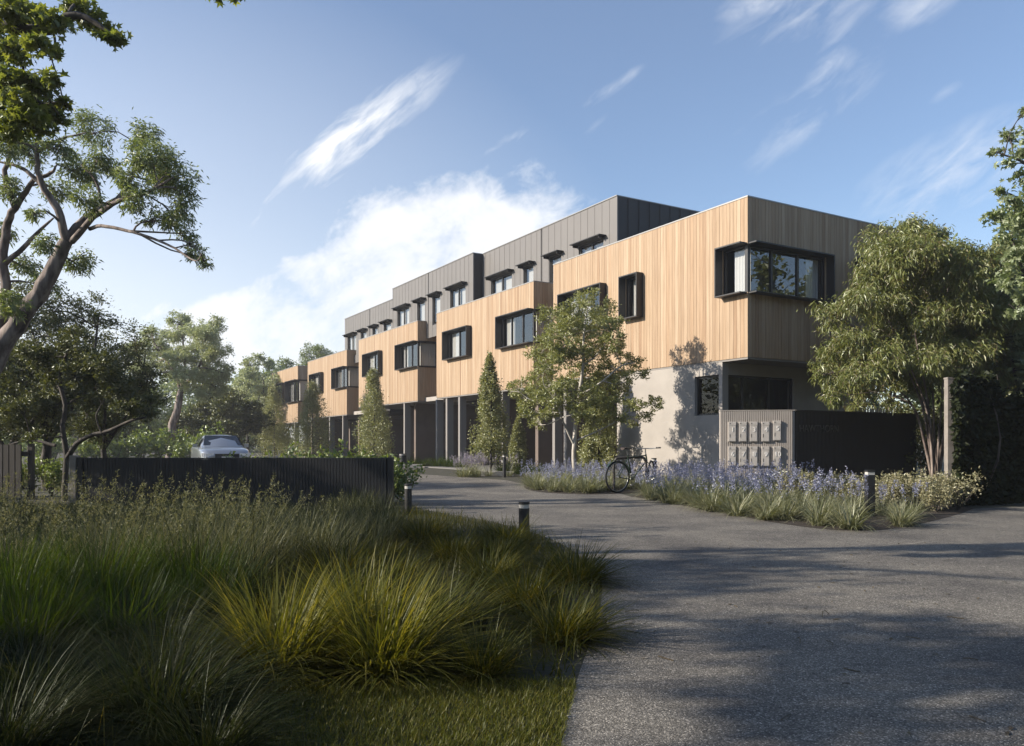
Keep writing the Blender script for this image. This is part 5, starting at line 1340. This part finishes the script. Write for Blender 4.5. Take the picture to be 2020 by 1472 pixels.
# fallen leaves and twigs on the drive
c = scatter([(0.5, 2.9), (3.2, 2.9), (5.5, 6.5), (4.5, 9.0), (1.2, 9.0), (0.8, 5.5)], 150, rng)
P = np.concatenate([c, np.full((len(c), 1), 0.012)], 1)
V, Fc, _ = leaf_block(P, 0.05, 0.024, rng, 0.0, 0.0, 0.15, 0); V[:, 2] = 0.008 + np.abs(V[:, 2] - 0.012) * 0.25
lb = [(V, Fc, 0)]
tw_ = MB()
for i in range(22):
    p = rng.uniform([0.5, 2.9], [3.0, 5.5]); a = rng.uniform(0, 6.28); l = rng.uniform(0.03, 0.11)
    tw_.tube(twig_path((p[0], p[1], 0.009), (p[0] + l * math.cos(a), p[1] + l * math.sin(a), 0.011), rng, 4, 0.02), 0.0025, 4)
o = fastmesh('leaf_litter', lb + tw_.blocks, M['litter']); tag(o, 'scattered dry leaves and twigs lying on the drive', 'leaf litter', kind='stuff')

# ------------------------------------------------------------------ sky, sun, render settings
w = bpy.data.worlds.new('World'); sc.world = w; w.use_nodes = True
nt = w.node_tree
for q in list(nt.nodes): nt.nodes.remove(q)
wo = N(nt, 'ShaderNodeOutputWorld'); bg = N(nt, 'ShaderNodeBackground')
HAZE = 0.001
SKY_STRENGTH = 0.105
bg.inputs['Strength'].default_value = SKY_STRENGTH
sky = N(nt, 'ShaderNodeTexSky'); sky.sky_type = 'NISHITA'; sky.sun_disc = False
sky.sun_elevation = SUN_EL; sky.sun_rotation = math.atan2(SUN_H[0], SUN_H[1])
sky.air_density = 1.0; sky.dust_density = 0.5; sky.ozone_density = 1.8; sky.altitude = 100
tc = N(nt, 'ShaderNodeTexCoord'); sep = N(nt, 'ShaderNodeSeparateXYZ'); nt.links.new(tc.outputs['Generated'], sep.inputs[0])
def math_(op, a, b=None, clamp=False):
    m = N(nt, 'ShaderNodeMath', operation=op); m.use_clamp = clamp
    for i, v in enumerate((a, b)):
        if v is None: continue
        if isinstance(v, (int, float)): m.inputs[i].default_value = v
        else: nt.links.new(v, m.inputs[i])
    return m.outputs[0]
yy = math_('MAXIMUM', sep.outputs[1], 0.08)
gx = math_('DIVIDE', sep.outputs[0], yy); gz = math_('DIVIDE', sep.outputs[2], yy)
cmb = N(nt, 'ShaderNodeCombineXYZ'); nt.links.new(gx, cmb.inputs[0]); nt.links.new(gz, cmb.inputs[1])
def fbm(scale, rot, stretch, detail=8, rough=0.6, dist=0.0, off=0.0):
    mp = N(nt, 'ShaderNodeMapping'); mp.vector_type = 'TEXTURE'
    mp.inputs['Rotation'].default_value = (0, 0, rot); mp.inputs['Scale'].default_value = (stretch, 1, 1); mp.inputs['Location'].default_value = (off, off, 0)
    nt.links.new(cmb.outputs[0], mp.inputs[0])
    nz = N(nt, 'ShaderNodeTexNoise'); nz.inputs['Scale'].default_value = scale; nz.inputs['Detail'].default_value = detail; nz.inputs['Roughness'].default_value = rough; nz.inputs['Distortion'].default_value = dist
    nt.links.new(mp.outputs[0], nz.inputs['Vector'])
    return nz.outputs[0]
def patch(px, py, a, b, deg):
    mp = N(nt, 'ShaderNodeMapping'); mp.vector_type = 'TEXTURE'
    mp.inputs['Location'].default_value = ((px - CX) / F, (HY - py) / F, 0); mp.inputs['Rotation'].default_value = (0, 0, R(deg)); mp.inputs['Scale'].default_value = (a / F, b / F, 1)
    nt.links.new(cmb.outputs[0], mp.inputs[0])
    g = N(nt, 'ShaderNodeTexGradient', gradient_type='SPHERICAL'); nt.links.new(mp.outputs[0], g.inputs[0])
    return g.outputs['Fac'] if 'Fac' in g.outputs else g.outputs[1]
def lerp01(v, a, b): # smooth map
    m = N(nt, 'ShaderNodeMapRange', interpolation_type='SMOOTHSTEP'); m.inputs['From Min'].default_value = a; m.inputs['From Max'].default_value = b
    nt.links.new(v, m.inputs['Value']); return m.outputs[0]
def total(lst):
    s = lst[0]
    for q in lst[1:]: s = math_('ADD', s, q)
    return s
def sc_(v, k): return math_('MULTIPLY', v, float(k))
wis = total([sc_(patch(625, 335, 190, 80, 38), 0.95), sc_(patch(690, 265, 130, 60, 20), 0.45), sc_(patch(765, 215, 210, 70, 38), 0.8), sc_(patch(1025, 268, 120, 24, 27), 0.55), sc_(patch(1190, 185, 120, 17, 35), 0.75), sc_(patch(1175, 245, 50, 14, 42), 0.35),
             sc_(patch(1590, 225, 250, 80, 36), 0.42), sc_(patch(1640, 120, 110, 50, 70), 0.3), sc_(patch(1600, 20, 260, 80, 20), 0.42), sc_(patch(1820, 10, 120, 50, 30), 0.45), sc_(patch(1480, 5, 120, 40, 10), 0.4), sc_(patch(1900, 335, 300, 110, 25), 0.55), sc_(patch(310, 560, 80, 34, -10), 0.75), sc_(patch(485, 440, 110, 50, 30), 0.42), sc_(patch(1000, 300, 170, 40, 15), 0.22), sc_(patch(1860, 185, 60, 22, 30), 0.25)])
nA = lerp01(math_('ADD', sc_(fbm(9, R(36), 3.0, 10, 0.62, 0.3, 3.1), 0.55), sc_(fbm(38, R(40), 3.5, 8, 0.62, 0.5, 1.1), 0.45)), 0.37, 0.68)
wis = sc_(wis, 0.85)
wA = math_('MULTIPLY', wis, math_('ADD', sc_(nA, 1.5), 0.02))
cum = total([sc_(patch(640, 610, 300, 150, 12), 1.3), sc_(patch(750, 440, 120, 150, 80), 0.95), sc_(patch(620, 520, 120, 90, 60), 0.7), sc_(patch(830, 520, 260, 130, 20), 1.0), sc_(patch(1010, 430, 240, 120, -8), 0.95), sc_(patch(930, 410, 80, 70, 40), 0.5), sc_(patch(480, 650, 220, 120, 5), 1.3), sc_(patch(560, 540, 90, 40, 15), 0.55), sc_(patch(1050, 360, 90, 60, 60), 0.28), sc_(patch(300, 690, 420, 130, 0), 0.75), sc_(patch(900, 640, 400, 180, 10), 1.2)])
nB = math_('ADD', sc_(fbm(5.5, R(15), 1.3, 10, 0.62, 0.3, 1.7), 0.72), sc_(fbm(24, R(25), 1.5, 8, 0.65, 0.4, 5.2), 0.28))
cum = math_('MINIMUM', cum, 1.15)
wB = sc_(lerp01(math_('ADD', cum, math_('MULTIPLY', math_('SUBTRACT', nB, 0.5), 5.5)), 0.05, 1.3), 0.94)
wB = math_('MULTIPLY', wB, lerp01(cum, 0.0, 0.25))
# faint whitening of the air low over the horizon
hz = math_('SUBTRACT', 1.0, lerp01(sep.outputs[2], 0.0, 0.30)); hz = math_('ADD', total([sc_(hz, 0.25), sc_(patch(-100, 680, 1400, 850, 0), 0.60)]), 0.05)
cl_ = math_('MAXIMUM', math_('MAXIMUM', wA, wB), hz, True); cl_ = math_('MINIMUM', cl_, 0.97)
mixc = N(nt, 'ShaderNodeMix', data_type='RGBA'); nt.links.new(cl_, mixc.inputs['Factor'])
tint = N(nt, 'ShaderNodeMix', data_type='RGBA', blend_type='MULTIPLY'); tint.inputs['Factor'].default_value = 1.0; tint.inputs[7].default_value = (0.95, 0.985, 1.05, 1)
nt.links.new(sky.outputs[0], tint.inputs[6]); nt.links.new(tint.outputs[2], mixc.inputs[6]); mixc.inputs[7].default_value = (5.9, 6.0, 6.2, 1)
nt.links.new(mixc.outputs[2], bg.inputs[0]); nt.links.new(bg.outputs[0], wo.inputs[0])

# thin bright air between the view and the far trees
hzb = MB(); hzb.box((-120, -60, -1.0), (70, 130, 18.5))
hm, hnt, hout = new_mat('haze_air')
pv = N(hnt, 'ShaderNodeVolumePrincipled'); pv.inputs['Color'].default_value = (0.93, 0.95, 1.0, 1); pv.inputs['Density'].default_value = HAZE; pv.inputs['Anisotropy'].default_value = 0.35
hnt.links.new(pv.outputs[0], hout.inputs['Volume'])
if HAZE > 0: tag(hzb.build('haze', hm), kind='stuff')

sl = bpy.data.lights.new('sun', 'SUN'); sl.energy = 5.0; sl.angle = R(0.55); sl.color = (1.0, 0.90, 0.76)
so = bpy.data.objects.new('sun', sl); COL.objects.link(so)
so.rotation_euler = Vector(tuple(TO_SUN)).to_track_quat('Z', 'Y').to_euler()

sc.view_settings.view_transform = 'Standard'
sc.view_settings.look = 'None'
sc.view_settings.exposure = 0.80
sc.view_settings.gamma = 1.0
cy = sc.cycles
sc.render.engine = 'CYCLES'
cy.use_denoising = True
cy.max_bounces = 7; cy.diffuse_bounces = 3; cy.glossy_bounces = 3; cy.transmission_bounces = 4; cy.transparent_max_bounces = 10
cy.caustics_reflective = False; cy.caustics_refractive = False
cy.sample_clamp_indirect = 6
